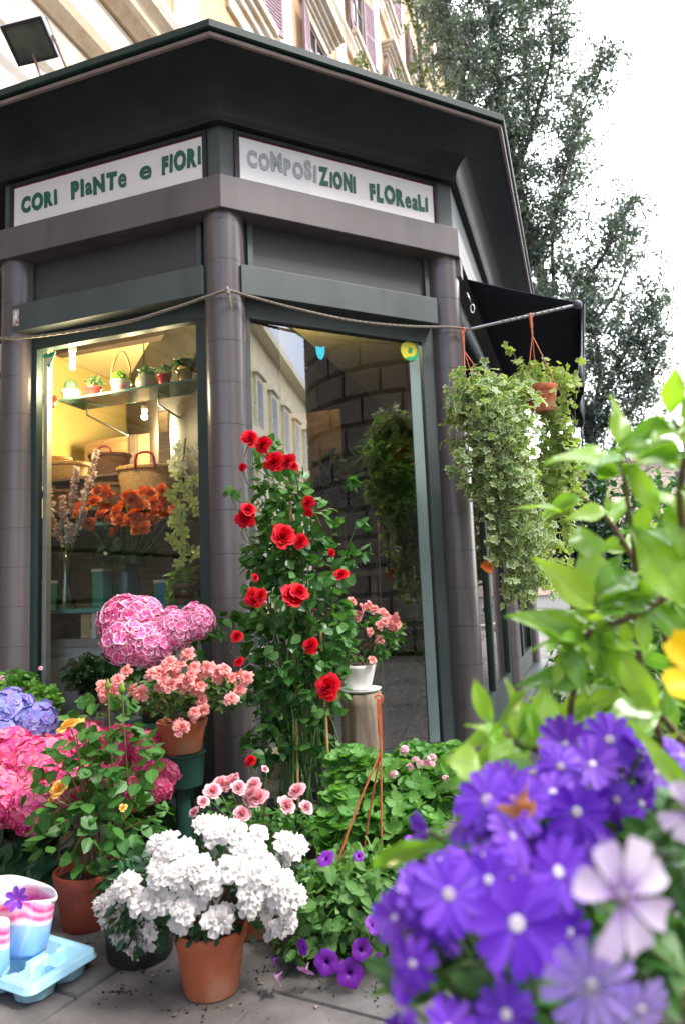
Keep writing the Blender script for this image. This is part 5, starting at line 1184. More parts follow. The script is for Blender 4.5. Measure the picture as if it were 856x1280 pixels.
hydr('white_edged_hydrangea', 'pale pink hydrangea with white edged florets in front of the middle pillar', cS+V3(0, 0, .541), [(160, 780, 37, 0), (163, 800, 34, -.06), (188, 806, 31, -.05), (180, 768, 24, .05), (219, 788, 28, -.02), (246, 778, 24, 0)], 2.95, .12, None, hp_, r=.085, h=.13, leafell=[E(200, 835, 2.98, 70, 20), E(262, 795, 3.0, 26, 20)], nl=40, lsz=(.08, .12))
# ---- coral azalea on the green stand
cG = V3(at(229, 960, 2.78)[0], 2.78, 0); zt_ = at(229, 940, 2.78)[2]
gs_ = thing('green_pedestal', 'dark green plastic pedestal planter under the coral azalea', 'pedestal', cG)
g = Geo(); lathe(g, [(.001, zt_-.125), (.075, zt_-.12), (.085, zt_-.01), (.09, zt_-.005), (.09, zt_), (.001, zt_)], cG, 32); obj('tub', g, M_gtub, gs_, smooth=False)
g = Geo(); lathe(g, [(.03, .03), (.028, zt_-.121)], cG, 18); obj('post', g, M_gtub, gs_, smooth=True); g = Geo(); lathe(g, [(.001, 0), (.12, 0), (.12, .015), (.04, .03), (.001, .031)], cG, 30); obj('foot', g, M_gtub, gs_)
ca = thing('coral_azalea', 'coral pink azalea in an orange pot on the dark green pedestal', 'potted plant', cG+V3(0, 0, zt_+.001)); pot(ca, cG+V3(0, 0, zt_+.001), .094, .12, M_terra)
ell = [E(220, 868, 2.72, 62, 26), E(270, 868, 2.7, 38, 24), E(165, 872, 2.72, 30, 22)]; g = Geo(); leaves(g, T_OB, ell, 620, (.03, .048), up=.4, out=.7); obj('leaves', g, leafmat('azalea_leaf', [(.035, .10, .025), (.06, .15, .035), (.18, .24, .05)]), ca); g = Geo(); stems(g, cG+V3(0, 0, zt_+.1), ell, 30); obj('stems', g, M_wood, ca)
cr_ = [(208, 838), (202, 850), (214, 856), (228, 832), (222, 842), (240, 843), (236, 850), (262, 836), (272, 842), (281, 838), (292, 850), (150, 853), (143, 862), (136, 868), (252, 884), (246, 890), (228, 912), (233, 856), (196, 842), (298, 845), (252, 860), (165, 860), (290, 872), (214, 828), (247, 833)]
pts = [at(px+rng.normal()*2, py+rng.normal()*2, 2.55+rng.normal()*.025) for px, py in cr_ for _ in range(1)]+[at(px+rng.normal()*6, py+rng.normal()*5, 2.58) for px, py in cr_]
put(az_v, 'blossom', ca, pts, .030, V3(0, -1, .5), .45)

# ---- red climbing rose
cR = V3(at(372, 900, 2.98)[0], 2.98, 0); Yr = 2.95
rr_ = thing('red_climbing_rose', 'tall red climbing rose tied to bamboo canes in front of the window corner', 'potted plant', cR); pot(rr_, cR, .13, .2, M_blk, taper=.85)
ell = [E(335, 570, Yr, 24, 22), E(350, 610, Yr, 38, 34), E(372, 655, Yr, 56, 42), E(350, 690, Yr, 42, 40), E(385, 715, Yr, 55, 40), E(350, 760, Yr, 52, 44), E(395, 780, Yr, 50, 42), E(365, 830, Yr, 60, 46), E(345, 880, Yr, 36, 42), E(400, 860, Yr, 38, 40), E(385, 925, Yr, 36, 30), E(315, 800, Yr, 24, 30), E(440, 700, Yr, 14, 12), E(340, 935, Yr-.02, 40, 26), E(405, 950, Yr-.02, 36, 24), E(318, 700, Yr, 20, 36), E(425, 770, Yr, 24, 24), E(425, 820, Yr, 20, 26)]
g = Geo(); ell += [E(292, 615, Yr-.05, 12, 9), E(452, 690, Yr-.05, 16, 8), (E(285, 770, Yr-.05, 12, 12)), E(452, 655, Yr-.05, 10, 10), E(300, 870, Yr-.05, 16, 14), E(440, 600, Yr-.05, 8, 12)]; leaves(g, T_OV2, ell, 1950, (.034, .062), up=.5, out=.75, droop=.2, shell=(.45, 1.05)); obj('leaves', g, leafmat('red_rose_leaf', [(.022, .085, .022), (.04, .14, .03), (.07, .20, .045), (.12, .28, .07)], vein=.3, rough=.32), rr_)
g = Geo(); stems(g, cR+V3(0, 0, .17), ell[:9], 34, (.0055, .0018), .05); stems(g, at(372, 850, Yr), ell, 50, (.004, .0015), .05); stems(g, at(360, 700, Yr), [E(300, 600, Yr, 20, 40), E(300, 780, Yr, 16, 20), E(440, 730, Yr, 20, 20)], 12, (.003, .0012), .02)
M_rpet = leafmat('red_petal', [(.55, .003, .010), (.70, .008, .016), (.64, .006, .045)], transl=.22, tcol=(1.1, .5, .5), rough=.55, spec=.2); rv = [rose_geo(34, .85, .05).mesh('red_rose', [M_rpet], True) for _ in range(3)]
for (px, py, rp) in ((312, 549, 14), (330, 556, 12), (344, 578, 16), (361, 577, 12), (307, 648, 15), (310, 638, 11), (354, 671, 19), (376, 677, 12), (386, 628, 9), (427, 719, 10), (414, 691, 6), (318, 748, 14), (326, 744, 9), (366, 746, 19), (373, 741, 15), (296, 796, 9), (389, 808, 11), (411, 860, 17), (300, 828, 8), (319, 722, 6), (367, 533+50, 7), (313, 951, 7), (304, 584, 6), (386, 640, 6)):
    q = at(px, py, Yr-.20+rng.normal()*.03); place('rose', rv[int(rng.integers(3))], rr_, q, unit(V3(rng.normal()*.4, -.9, .35+rng.normal()*.3)), rng.random()*6, rp/FPX*q[1]*(.95+.15*rng.random()))
    tube(g, curve_pts([q+V3(0, .01, -.01), q+V3(rng.normal()*.02, .08, -.07), q+V3((372-px)*.0012, .18, -.14)], 6), .0022, n=5)
obj('stems', g, M_stem, rr_)
for (a, b) in (((372, 985), (362, 600)), ((413, 985), (400, 780))):
    g = Geo(); p0 = at(*a, 2.9); p0 = V3(p0[0], p0[1], .15); p1 = at(*b, 2.93); tube(g, [p0+(p1-p0)*t_ for t_ in np.linspace(0, 1, 16)], [.0065 if i % 4 else .0078 for i in range(16)], n=8); obj('bamboo_cane', g, bpy.data.materials['tan_bamboo'], rr_, smooth=True)
sc_c = V3(at(352, 950, 3.12)[0], 3.12, 0); crate('small pale slatted crate glimpsed behind the foot of the red rose', sc_c, .16, .14, .36, .3, mat('pale_slats', (.48, .40, .26), (.58, .50, .36), 14, .8))

# ---- mini pink roses in a terracotta pot
c = ground(318, 1178); c = V3(c[0], c[1]+.075, 0); mr_ = thing('miniature_pink_rose', 'miniature rose with small pink blooms in a terracotta pot behind the white azalea', 'potted plant', c); pot(mr_, c, .10, .16, M_terra)
Ym = c[1]+.02; ell = [E(325, 1045, Ym, 62, 30), E(290, 1020, Ym, 40, 24), E(365, 1035, Ym, 34, 26), E(330, 1090, Ym, 50, 30)]; g = Geo(); leaves(g, T_OV2, ell, 620, (.018, .032), up=.5); obj('leaves', g, M_g_mid, mr_)
g = Geo(); stems(g, c+V3(0, 0, .13), ell, 40, (.003, .0012))
M_mpk = leafmat('mini_rose_petal', [(.80, .22, .32), (.84, .34, .42), (.78, .18, .30)], transl=.3, tcol=(1.1, .9, .9), edge=(.86, .60, .62), edge_at=(.7, 1)); mv = [rose_geo(34, .72, .03).mesh('mini_pink_rose', [M_mpk], True) for _ in range(2)]
for (px, py, rp) in ((266, 990, 11), (277, 982, 12), (290, 980, 12), (298, 986, 10), (318, 982, 10), (324, 999, 13), (310, 1000, 10), (372, 990, 11), (357, 1008, 12), (382, 1010, 9), (302, 1019, 11), (254, 1003, 8), (244, 1016, 7), (316, 992, 9), (331, 962, 5), (296, 970, 4)):
    q = at(px, py, Ym-.16+rng.normal()*.03); place('rose', mv[int(rng.integers(2))], mr_, q, unit(V3(rng.normal()*.5, -.6, .8)), rng.random()*6, rp/FPX*q[1]*1.3); tube(g, curve_pts([q, q+V3(.0, .03, -.05), at(325, 1060, Ym)+rng.normal(size=3)*.03], 6), .0018, n=4)
obj('stems', g, M_stem, mr_)

# ---- big ivy geranium in front of the right window
cg = V3(at(490, 1000, 2.72)[0], 2.72, 0); ge = thing('pale_pink_geranium', 'spreading light green geranium with few pale pink flowers under the right window', 'potted plant', cg); pot(ge, cg, .16, .2, M_blk)
ell = [E(485, 985, 2.66, 62, 40), E(530, 955, 2.8, 42, 26), E(430, 1020, 2.5, 42, 34), E(445, 965, 2.75, 40, 28), E(555, 985, 2.7, 34, 34), E(500, 1030, 2.5, 50, 36), E(420, 1045, 2.42, 24, 22), E(570, 950, 2.8, 20, 18)]
M_gl = leafmat('ivy_geranium_leaf', [(.07, .21, .04), (.11, .28, .055), (.16, .34, .08), (.13, .30, .06)], rough=.5, vein=.25)
g = Geo(); leaves(g, T_GER, ell, 950, (.042, .072), up=.75, out=.55, droop=.05, shell=(.4, 1.05)); obj('leaves', g, M_gl, ge); g = Geo(); stems(g, cg+V3(0, 0, .17), ell, 60, (.004, .002), .06); obj('stems', g, M_stem, ge)
put(gv, 'blossom', ge, [at(519, 952, 2.5), at(533, 950, 2.5), (at(538, 957, 2.5)), at(512, 959, 2.5), at(505, 938, 2.6), at(556, 974, 2.5), at(527, 956, 2.5), at(492, 968, 2.5), at(540, 948, 2.55)], .022)

# ---- petunia hanging pot standing on the paving
cp_ = ground(440, 1195); cp_ = V3(cp_[0], cp_[1]+.12, 0); pe = thing('purple_petunia', 'trailing purple petunia in a pot with an orange plastic hanger standing on the paving', 'potted plant', cp_)
pot(pe, cp_, .105, .15, M_terrad); Yp = cp_[1]
ell = [E(440, 1095, Yp, 66, 30), E(400, 1120, Yp-.06, 50, 38), E(460, 1130, Yp-.08, 50, 38), E(420, 1170, Yp-.12, 56, 34), E(370, 1165, Yp-.1, 30, 30), E(480, 1085, Yp, 34, 26), E(480, 1180, Yp-.1, 34, 34), E(500, 1110, Yp-.02, 36, 34), E(430, 1130, Yp-.16, 60, 44), E(450, 1090, Yp-.1, 60, 30), E(400, 1180, Yp-.16, 44, 26), E(480, 1150, Yp-.14, 40, 40)]
M_pl = leafmat('petunia_leaf', [(.085, .21, .055), (.13, .28, .07), (.18, .34, .10)], rough=.6, vein=.25)
g = Geo(); leaves(g, T_OVB, ell, 1000, (.032, .062), up=.55, out=.6, droop=.2, shell=(.4, 1.05)); leaves(g, T_OV, ell, 700, (.015, .032), up=.5); obj('leaves', g, M_pl, pe); g = Geo(); stems(g, cp_+V3(0, 0, .15), ell, 60, (.004, .002), .05, sag=.8); obj('stems', g, M_stem, pe)
M_pu = leafmat('petunia_petal', [(.14, .010, .32), (.19, .016, .38), (.12, .006, .26)], transl=.25, tcol=(1.1, .8, 1.1), inner=(.05, .0, .10), inner_at=(.10, .30)); M_pu2 = leafmat('faded_petunia_petal', [(.40, .16, .42), (.48, .24, .48)], transl=.3, tcol=(1.1, .8, 1.1)); pv = [petunia_geo().mesh('petunia_bloom', [M_pu], True)]; pv2 = [petunia_geo().mesh('faded_petunia_bloom', [M_pu2], True)]
for (px, py, rp, ax, k) in ((407, 1073, 13, (-.3, -.5, .8), 0), (515, 1051, 12, (.4, -.3, .9), 0), (466, 1156, 13, (.5, -.5, .6), 0), (408, 1203, 17, (-.1, -.95, .2), 0), (437, 1216, 19, (.05, -1, .25), 0), (452, 1187, 15, (.3, -.9, .3), 0), (345, 1222, 13, (-.8, -.3, -.5), 1), (382, 1214, 13, (-.3, -.5, -.6), 1), (378, 1184, 11, (-.6, -.6, .1), 0), (342, 1200, 10, (-.8, -.2, -.3), 0), (472, 1198, 8, (.4, -.8, 0), 0), (448, 1070, 8, (0, -.6, .6), 0)):
    q = at(px, py, Yp-.31); q[2] = max(q[2], .025); place('bloom', (pv2 if k else pv)[0], pe, q, unit(V3(*ax)), rng.random()*6, rp/FPX*q[1]*.74)
M_hang = mat('orange_plastic_hanger', (.52, .12, .05), (.58, .16, .08), 20, .45)
def hanger(t, top, rim_pts, hook_h=.055, join_drop=.08, r=.0028):
    g = Geo(); j = top-V3(0, 0, join_drop)
    for q in rim_pts: tube(g, curve_pts([j, (j+q)/2+(q-top)*V3(.04, .04, 0), q], 8), r, n=6)
    for k in range(3): a = k*2.1; tube(g, [top+V3(.004*cos(a), .004*sin(a), -.01), j+V3(.002*cos(a), .002*sin(a), 0)], r*1.1, n=6)
    Xh = lambda v: top+v; box(g, -.0075, .0075, -.004, .004, -join_drop*.55, hook_h*.8, 0, Xh)
    tube(g, [top+V3(.012*sin(a)-.0, 0, hook_h*.8-.012+.013*cos(a)+.012) for a in np.linspace(-pi*.5, pi*.9, 12)], r*1.2, n=6)
    return obj('hanger', g, M_hang, t, smooth=False)
hanger(pe, at(474, 893, Yp+.0), [cp_+V3(-.07, -.06, .145), cp_+V3(.035, .09, .145), cp_+V3(.098, -.03, .145)], .06, .11, .0034)

# ---- hanging ivies
M_ivy = leafmat('variegated_ivy_leaf', [(.10, .21, .055), (.15, .26, .075), (.24, .34, .13)], edge=(.62, .63, .42), edge_at=(.72, .95), edge_noise=.35, rough=.45)
M_ivy2 = leafmat('yellow_green_ivy_leaf', [(.24, .34, .06), (.34, .44, .10), (.16, .28, .06)], edge=(.46, .50, .26), edge_at=(.75, 1.0), edge_noise=.35, rough=.5)
def ivy(name, label, c, trails, r, h, top, potmat, ell, n, mt, hooks):
    t = thing(name, label, 'hanging plant', c); pot(t, V3(*c), r, h, potmat, taper=.74); g = Geo(); s = Geo()
    leaves(g, T_IVY, ell, n, (.035, .062), up=.15, out=.9, droop=.7, rand=.5, shell=(.5, 1.05))
    for P in trails:
        P = curve_pts(P, 16); tube(s, P, .002, n=4); m = int(np.linalg.norm(np.diff(P, axis=0), axis=1).sum()*75); k = rng.random(m)*14.9; i = k.astype(int); p = P[i]*(1-(k-i)[:, None])+P[i+1]*(k-i)[:, None]+rng.normal(size=(m, 3))*.016
        ax = unit(rng.normal(size=(m, 3))*.7+V3(0, 0, -.6)); nm = unit(rng.normal(size=(m, 3))*.45+V3(-.1, -1, .35)); g.inst(T_IVY, frames(ax, nm, .03+.028*rng.random(m)), p)
    obj('leaves', g, mt, t); obj('trailing_stems', s, mat('ivy_stem', (.14, .10, .05), (.2, .16, .08), 30, .7) if 'ivy_stem' not in bpy.data.materials else bpy.data.materials['ivy_stem'], t)
    hanger(t, V3(*top), hooks, .02, .10, .003); return t
Yi = 3.55; tp = at(578, 416, 3.66); c1 = V3(tp[0]+.06, Yi+.02, at(600, 548, Yi)[2])
tr = []
for k in range(44):
    px0 = 560+rng.random()*80; d_ = rng.random(); py1 = 560+200*rng.random()**1.1; 
    px1 = (585+52*rng.random()+ (py1-560)*.24)
    a = at(px0, 478+rng.random()*25, Yi-.1+.15*rng.random()); b = at(px0*.5+px1*.5, 520+20*rng.random(), Yi-.2+.2*rng.random()); e = at(px1, py1, Yi-.12+.2*rng.random()); tr.append([a, b, (b+e)/2+rng.normal(size=3)*.02, e])
for (px1, py1) in ((612, 706), (655, 768), (668, 745), (640, 735), (690, 750), (560, 590), (575, 610)): tr.append([at(610, 500, Yi), at((610+px1)/2, 560, Yi-.15), at(px1, py1, Yi-.1)])
ivy('variegated_ivy', 'huge cascading variegated ivy hanging from the rope end beside the right pillar', c1, tr, .1, .14, tp, M_terra,
    [E(600, 480, Yi-.03, 44, 26), E(600, 510, Yi-.10, 44, 34), E(600, 500, Yi, 48, 34), E(585, 540, Yi-.02, 38, 44), E(640, 530, Yi, 46, 56), E(625, 600, Yi, 48, 56), E(655, 655, Yi+.02, 38, 50), E(665, 710, Yi+.02, 26, 34)], 1050, M_ivy, [c1+V3(-.09, -.03, .14), c1+V3(.02, .09, .14), c1+V3(.09, -.04, .14)])
tp = at(663, 398, 3.74); c2 = at(678, 516, 3.74); Y2 = 3.76
tr = []
for k in range(16):
    px0 = 672+rng.normal()*20; py1 = 560+170*rng.random(); px1 = 690+rng.normal()*14; tr.append([at(px0, 470, Y2), at(px0+12, 490, Y2-.06), at(px1+6, 560, Y2+.08), at(px1, py1, Y2+.1)])
tr += [[at(655, 470, Y2), at(645, 450, Y2), at(637, 432, Y2-.02)], [at(700, 470, Y2), at(720, 466, Y2), at(722, 452, Y2)], [at(700, 480, Y2), at(718, 480, Y2), at(724, 490, Y2)]]
iv2 = ivy('potted_ivy', 'yellow green ivy in an orange pot with orange hanger, hung from the awning arm', c2, tr, .084, .145, tp, M_terra, [E(676, 464, Y2+.02, 34, 13), E(706, 600, Y2+.1, 24, 60), E(690, 700, Y2+.05, 22, 44)], 330, M_ivy2, [c2+V3(-.078, -.02, .14), c2+V3(.0, .078, .14), c2+V3(.07, -.035, .14)])
of = thing('orange_flower', 'single small orange flower poking out beside the ivy tip', 'flower', at(606, 707, 3.45))
g = Geo()
for k in range(5): petal_flat(g, k*.35-.7, .07, .012, .0, .1, 0, .01*k, False, 4, .9, 'obov', .1, 2)
V = g.merged()[0]; q = at(600, 708, 3.45); g.V = [V[:, [0, 2, 1]]*V3(1, 1, .8)+q]; obj('petals', g, leafmat('orange_flower_petal', [(.80, .12, .01), (.82, .22, .02)], tcol=(1.1, .8, .5)), of); g = Geo(); tube(g, curve_pts([q, q+V3(.03, .02, -.01), at(640, 700, 3.5)], 8), .002); obj('stem', g, M_stem, of)
# ================================================================== TRAY AND PAPER SLEEVES
A = ground(38, 1236, .055); B = ground(121, 1186, .055); Cb = ground(52, 1174, .055)
ux = unit((B-A)*V3(1, 1, 0)); uy = V3(-ux[1], ux[0], 0); wB = .34
tlen = np.linalg.norm(B-A)
ty = thing('plastic_tray', 'empty light blue plastic carrying tray with moulded cup pockets on the paving', 'tray', V3(A[0], A[1], 0))
M_tray = mat('light_blue_plastic', (.30, .55, .72), (.34, .60, .76), 6, .3, None, 0, trans=0, spec=.5)
def hgt(x, y):   # x along near-to-far edge 0..tlen, y to the left 0..wB
    e = min(x, tlen-x, y, wB-y); z = .055
    if e > .022:
        cxs = (tlen*.27, tlen*.73); cys = [wB*(i+.5)/3 for i in range(3)]
        best = 9
        for a in cxs:
            for b in cys: best = min(best, math.hypot(x-a, y-b)/(.058+.004*cos(8*math.atan2(y-b, x-a))))
        z = .05 if best > 1 else (.006 if best < .86 else .006+.044*(best-.86)/.14)
        if abs(y-wB/3) < .012 or abs(y-2*wB/3) < .012:
            if abs(x-tlen/2) < .03: z = .058
    if e < .012: z = .058
    return z
nu, nv = 84, 110; g = Geo(); V = []
for i in range(nu+1):
    for j in range(nv+1):
        x = tlen*i/nu; y = wB*j/nv; xx, yy = x, y
        cr__ = .03
        for (cx_, cy_) in ((cr__, cr__), (tlen-cr__, cr__), (cr__, wB-cr__), (tlen-cr__, wB-cr__)):
            dx, dy = x-cx_, y-cy_
            if (dx < 0) == (cx_ < tlen/2) and (dy < 0) == (cy_ < wB/2) and dx*(1 if cx_ > tlen/2 else -1) > 0 and dy*(1 if cy_ > wB/2 else -1) > 0:
                m_ = max(abs(dx), abs(dy)); l_ = math.hypot(dx, dy); xx = cx_+dx*m_/l_; yy = cy_+dy*m_/l_
        V.append(V3(A[0], A[1], 0)+ux*xx+uy*yy+V3(0, 0, hgt(x, y)))
n = nv+1; g.add(V, [(i*n+j, (i+1)*n+j, (i+1)*n+j+1, i*n+j+1) for i in range(nu) for j in range(nv)])
obj('tray_top', g, M_tray, ty, smooth=True, solid=.0015)
def rr(x0, x1, y0, y1, r, n=6):
    P = []
    for (cx_, cy_, a0) in ((x1-r, y0+r, -pi/2), (x1-r, y1-r, 0), (x0+r, y1-r, pi/2), (x0+r, y0+r, pi)):
        for k in range(n+1): a = a0+pi/2*k/n; P.append((cx_+r*cos(a), cy_+r*sin(a)))
    return P
g = Geo(); P = rr(0, tlen, 0, wB, .03); V = []; N_ = len(P)
for (o_, z) in ((0, .0575), (.004, .054), (.006, .040), (.010, .038)):
    for (x, y) in P:
        dx, dy = x-tlen/2, y-wB/2; V.append(V3(A[0], A[1], 0)+ux*(x+o_*np.sign(dx))+uy*(y+o_*np.sign(dy))+V3(0, 0, z))
g.add(V, [(k*N_+i, k*N_+(i+1) % N_, (k+1)*N_+(i+1) % N_, (k+1)*N_+i) for k in range(3) for i in range(N_)]); obj('rim', g, M_tray, ty, smooth=True, solid=.0012)
for a in (tlen*.27, tlen*.73):
    for b in [wB*(i+.5)/3 for i in range(3)]:
        g = Geo(); lathe(g, [(.001, .001), (.045, .001), (.050, .006), (.056, .046)], V3(A[0], A[1], 0)+ux*a+uy*b, 40, rib=.03, nrib=8); obj('cup_pocket', g, M_tray, ty, smooth=True)
def sleeve_mat():
    m, t, b, o = _new('printed_sleeve_paper'); N = t.nodes.new; Lk = t.links.new
    at_ = N('ShaderNodeAttribute'); at_.attribute_name = 'lc'; co = N('ShaderNodeTexCoord')
    n1 = N('ShaderNodeTexNoise'); n1.inputs['Scale'].default_value = 9; n1.inputs['Detail'].default_value = 1.5; Lk(co.outputs['Object'], n1.inputs['Vector'])
    ma = N('ShaderNodeMath'); ma.operation = 'MULTIPLY_ADD'; ma.inputs[1].default_value = .55; ma.inputs[2].default_value = -.27; Lk(n1.outputs['Fac'], ma.inputs[0])
    ad = N('ShaderNodeMath'); ad.operation = 'ADD'; Lk(ma.outputs[0], ad.inputs[0]); Lk(at_.outputs['Fac'], ad.inputs[1])
    r = N('ShaderNodeValToRGB'); r.color_ramp.interpolation = 'EASE'; e = r.color_ramp.elements
    cs = [(0, (.70, .76, .84)), (.08, (.16, .34, .72)), (.22, (.22, .46, .80)), (.44, (.30, .54, .82)), (.50, (.80, .80, .84)), (.58, (.78, .10, .34)), (.66, (.84, .50, .60)), (.72, (.70, .05, .28)), (.80, (.86, .30, .50)), (.86, (.84, .82, .83)), (1, (.84, .82, .83))]
    while len(e) < len(cs): e.new(.5)
    for i, (p, c) in enumerate(cs): e[i].position = p; e[i].color = (*c, 1)
    Lk(ad.outputs[0], r.inputs['Fac'])
    wv_ = N('ShaderNodeTexWave'); wv_.inputs['Scale'].default_value = 7; wv_.inputs['Distortion'].default_value = 9; Lk(co.outputs['Object'], wv_.inputs['Vector'])
    mr = N('ShaderNodeMapRange'); mr.inputs['From Min'].default_value = .7; mr.inputs['From Max'].default_value = .95; mr.inputs['To Max'].default_value = .15; Lk(wv_.outputs['Fac'], mr.inputs['Value'])
    x = N('ShaderNodeMix'); x.data_type = 'RGBA'; Lk(mr.outputs[0], x.inputs['Factor']); Lk(r.outputs['Color'], x.inputs['A']); x.inputs['B'].default_value = (.86, .78, .82, 1)
    Lk(x.outputs['Result'], b.inputs['Base Color']); b.inputs['Roughness'].default_value = .3; return m
M_slv = sleeve_mat()
def sleeve(px, py, pxt, pyt, lab, rb, rt, rot, tilt=0.05, Y=None):
    c = at(px, py, Y); c[2] = max(c[2], .058); top = at(pxt, pyt, Y); h = top[2]-c[2]; ax = top-c
    t = thing('paper_sleeve', lab, 'plant sleeve', c, 'printed paper plant sleeves in the tray'); g = Geo(); V = []; lc = []; n = 40
    for i in range(15):
        f = i/14
        for j in range(n):
            a = 2*pi*j/n+rot; r = rb+(rt-rb)*f; fl = 1-.72*f
            top_c = (.035*sin(a-rot-.6) if f > .9 else 0)
            x, y = r*cos(a), r*sin(a)*fl
            V.append(c+ax*f+V3(x, y, top_c*(f-.9)*10)+V3(cos(a), sin(a), 0)*.002*sin(5*a+f*4)); lc.append(f*.98)
    g.add(V, [(i*n+j, i*n+(j+1) % n, (i+1)*n+(j+1) % n, (i+1)*n+j) for i in range(14) for j in range(n)], 0, lc); obj('wrapper', g, M_slv, t, smooth=True, solid=.0006); return t
Ys = 2.13
s1 = sleeve(34, 1196, 30, 1112, 'printed pink, white and blue plant sleeve standing in the tray, farther right one', .052, .100, .3, Y=Ys)
s2 = sleeve(-14, 1222, -28, 1142, 'printed pink and blue plant sleeve cut by the left picture edge', .05, .09, 1.7, Y=Ys-.12)
g = Geo(); 
for k in range(16): petal_flat(g, k*.9, .028, .008, .002, .3, 0, .012, False, 3, .9, 'obov', .1, 2)
pm = g.mesh('violet_bloom', [leafmat('violet_petal', [(.12, .02, .35), (.2, .04, .45)], transl=.1)], True); place('violet_bloom', pm, s1, at(22, 1124, Ys-.075), (0, -.9, .5), 0, 1.1)

# crumbs of potting soil on the paving
g = Geo(); cr0 = Geo(); sph(cr0, (0, 0, 0), 1, 0, 5, 3, .2); n = 540
cxy = np.concatenate([np.array([ground(px, py)])+rng.normal(size=(n//9, 3))**3*V3(.035, .022, 0) for px, py in ((258, 1262), (180, 1215), (110, 1180), (400, 1235), (330, 1215), (150, 1240), (300, 1180), (60, 1175), (470, 1240))])
m_ = len(cxy); cxy[:, 2] = .001; Rr = np.eye(3)[None]*(.0012+.0028*rng.random(m_)**3)[:, None, None]; g.inst(cr0, Rr, cxy); obj('soil_crumbs', g, M_soil, None, kind='stuff', label='dark crumbs of potting soil spilled on the paving round the pots', cat='soil')
# fallen petals on the paving
M_pt = leafmat('fallen_petal', [(.10, .04, .03), (.3, .25, .2), (.16, .03, .12)], transl=.1)
for k, (px, py) in enumerate(((303, 1240), (288, 1261), (330, 1231), (195, 1219), (120, 1250), (215, 1271), (395, 1262), (188, 1243))):
    q = ground(px, py); g = Geo(); petal_flat(g, k*1.3, .014, .006, 0, .3, 0, .002, False, 3, .9, 'obov', .1, 2); V = g.merged()[0]; g.V = [V+q+V3(0, 0, .002)]
    nm = ('dark', 'brown', 'pale', 'curled', 'thin', 'tiny', 'bluish', 'ragged')[k]
    where = ('right of the terracotta pot', 'at the foot of the terracotta pot', 'between white azalea and petunia', 'below the black pot', 'in front of the blue tray', 'at the bottom edge left of the pot', 'below the petunias', 'near the slab joint')[k]
    obj('fallen_petal', g, M_pt, None, smooth=True, label='%s fallen petal on the paving, %s' % (nm, where), cat='petal', group='fallen petals on the paving')

# ================================================================== NEAR FLOWERS (out of focus) AND NEAR SHRUB
tabz = .45
tbl = thing('display_table', 'low wooden display bench under the near purple flowers', 'bench', V3(.35, .62, 0))
g = Geo(); box(g, .02, .95, .40, 1.02, tabz-.03, tabz, 0); obj('bench_top', g, M_slat, tbl, bevel=.004)
for x in (.06, .88):
    for y in (.44, .95):
        g = Geo(); box(g, x, x+.04, y, y+.04, 0, tabz-.031); obj('leg', g, M_slat, tbl)
def cineraria(label, c, heads, R, leafell, nl, mats_, lab2=None):
    t = thing('cineraria', label, 'potted plant', c); pot(t, V3(*c), .08, .13, M_terra); g = Geo(); top = V3(*c)+V3(0, 0, .11)
    ms = [daisy_geo(13, 1, .195, .16).mesh('cineraria_bloom', mats_, True), daisy_geo(12, 1, .20, .16, tilt=.25).mesh('cineraria_bloom', mats_, True), daisy_geo(13, 1, .19, .16, tilt=.0, curl=.3).mesh('cineraria_bloom', mats_, True)]
    ms += [daisy_geo(12, 1, w_, .13, tilt=tl, curl=cu).mesh('dark_eyed_bloom', M_cin2, True) for w_, tl, cu in ((.20, .35, .1), (.19, .1, .3), (.21, .55, 0))]
    heads = list(heads); n0 = len(heads)
    for k in range(36):
        b_ = heads[int(rng.integers(n0))]; heads.append((b_[0]+rng.normal()*34, b_[1]+abs(rng.normal())*34, b_[2]*(.6+.25*rng.random()), b_[3]+.03+.03*rng.random(), (rng.normal()*.8, -.5, rng.random())))
    for hi, (px, py, rp, Y, ax) in enumerate(heads):
        q = at(px, py, Y); jt = .12 if hi < 1 else .38; mi = int(rng.integers(3)); mi += 3 if (hi > 3 and rng.random() < .55) else 0; place('bloom', ms[mi], t, q, unit(V3(*ax)+rng.normal(size=3)*jt), rng.random()*6, rp/FPX*Y*(.82 if hi < 1 else .68)); tube(g, curve_pts([q-unit(V3(*ax))*.003, q-unit(V3(*ax))*.03+V3(0, .01, -.02), (q+top)/2, top], 8), .0022, n=5)
    obj('stems', g, M_stem, t); g = Geo(); leaves(g, T_OVB, leafell, nl, (.05, .09), up=.6, out=.5, shell=(.3, 1)); obj('leaves', g, M_g_mid, t); return t
M_cin = [leafmat('violet_ray_petal', [(.085, .012, .36), (.125, .022, .50), (.20, .06, .62), (.10, .014, .42)], transl=.3, tcol=(1.1, .8, 1.3), rough=.5), leafmat('pale_pink_disc', [(.24, .17, .22)], transl=0)]
M_cin2 = [leafmat('deep_purple_petal', [(.10, .012, .38), (.16, .03, .52), (.24, .08, .60), (.12, .015, .42)], transl=.3, tcol=(1.1, .8, 1.3), rough=.5), leafmat('mauve_disc', [(.26, .12, .34)], transl=0)]
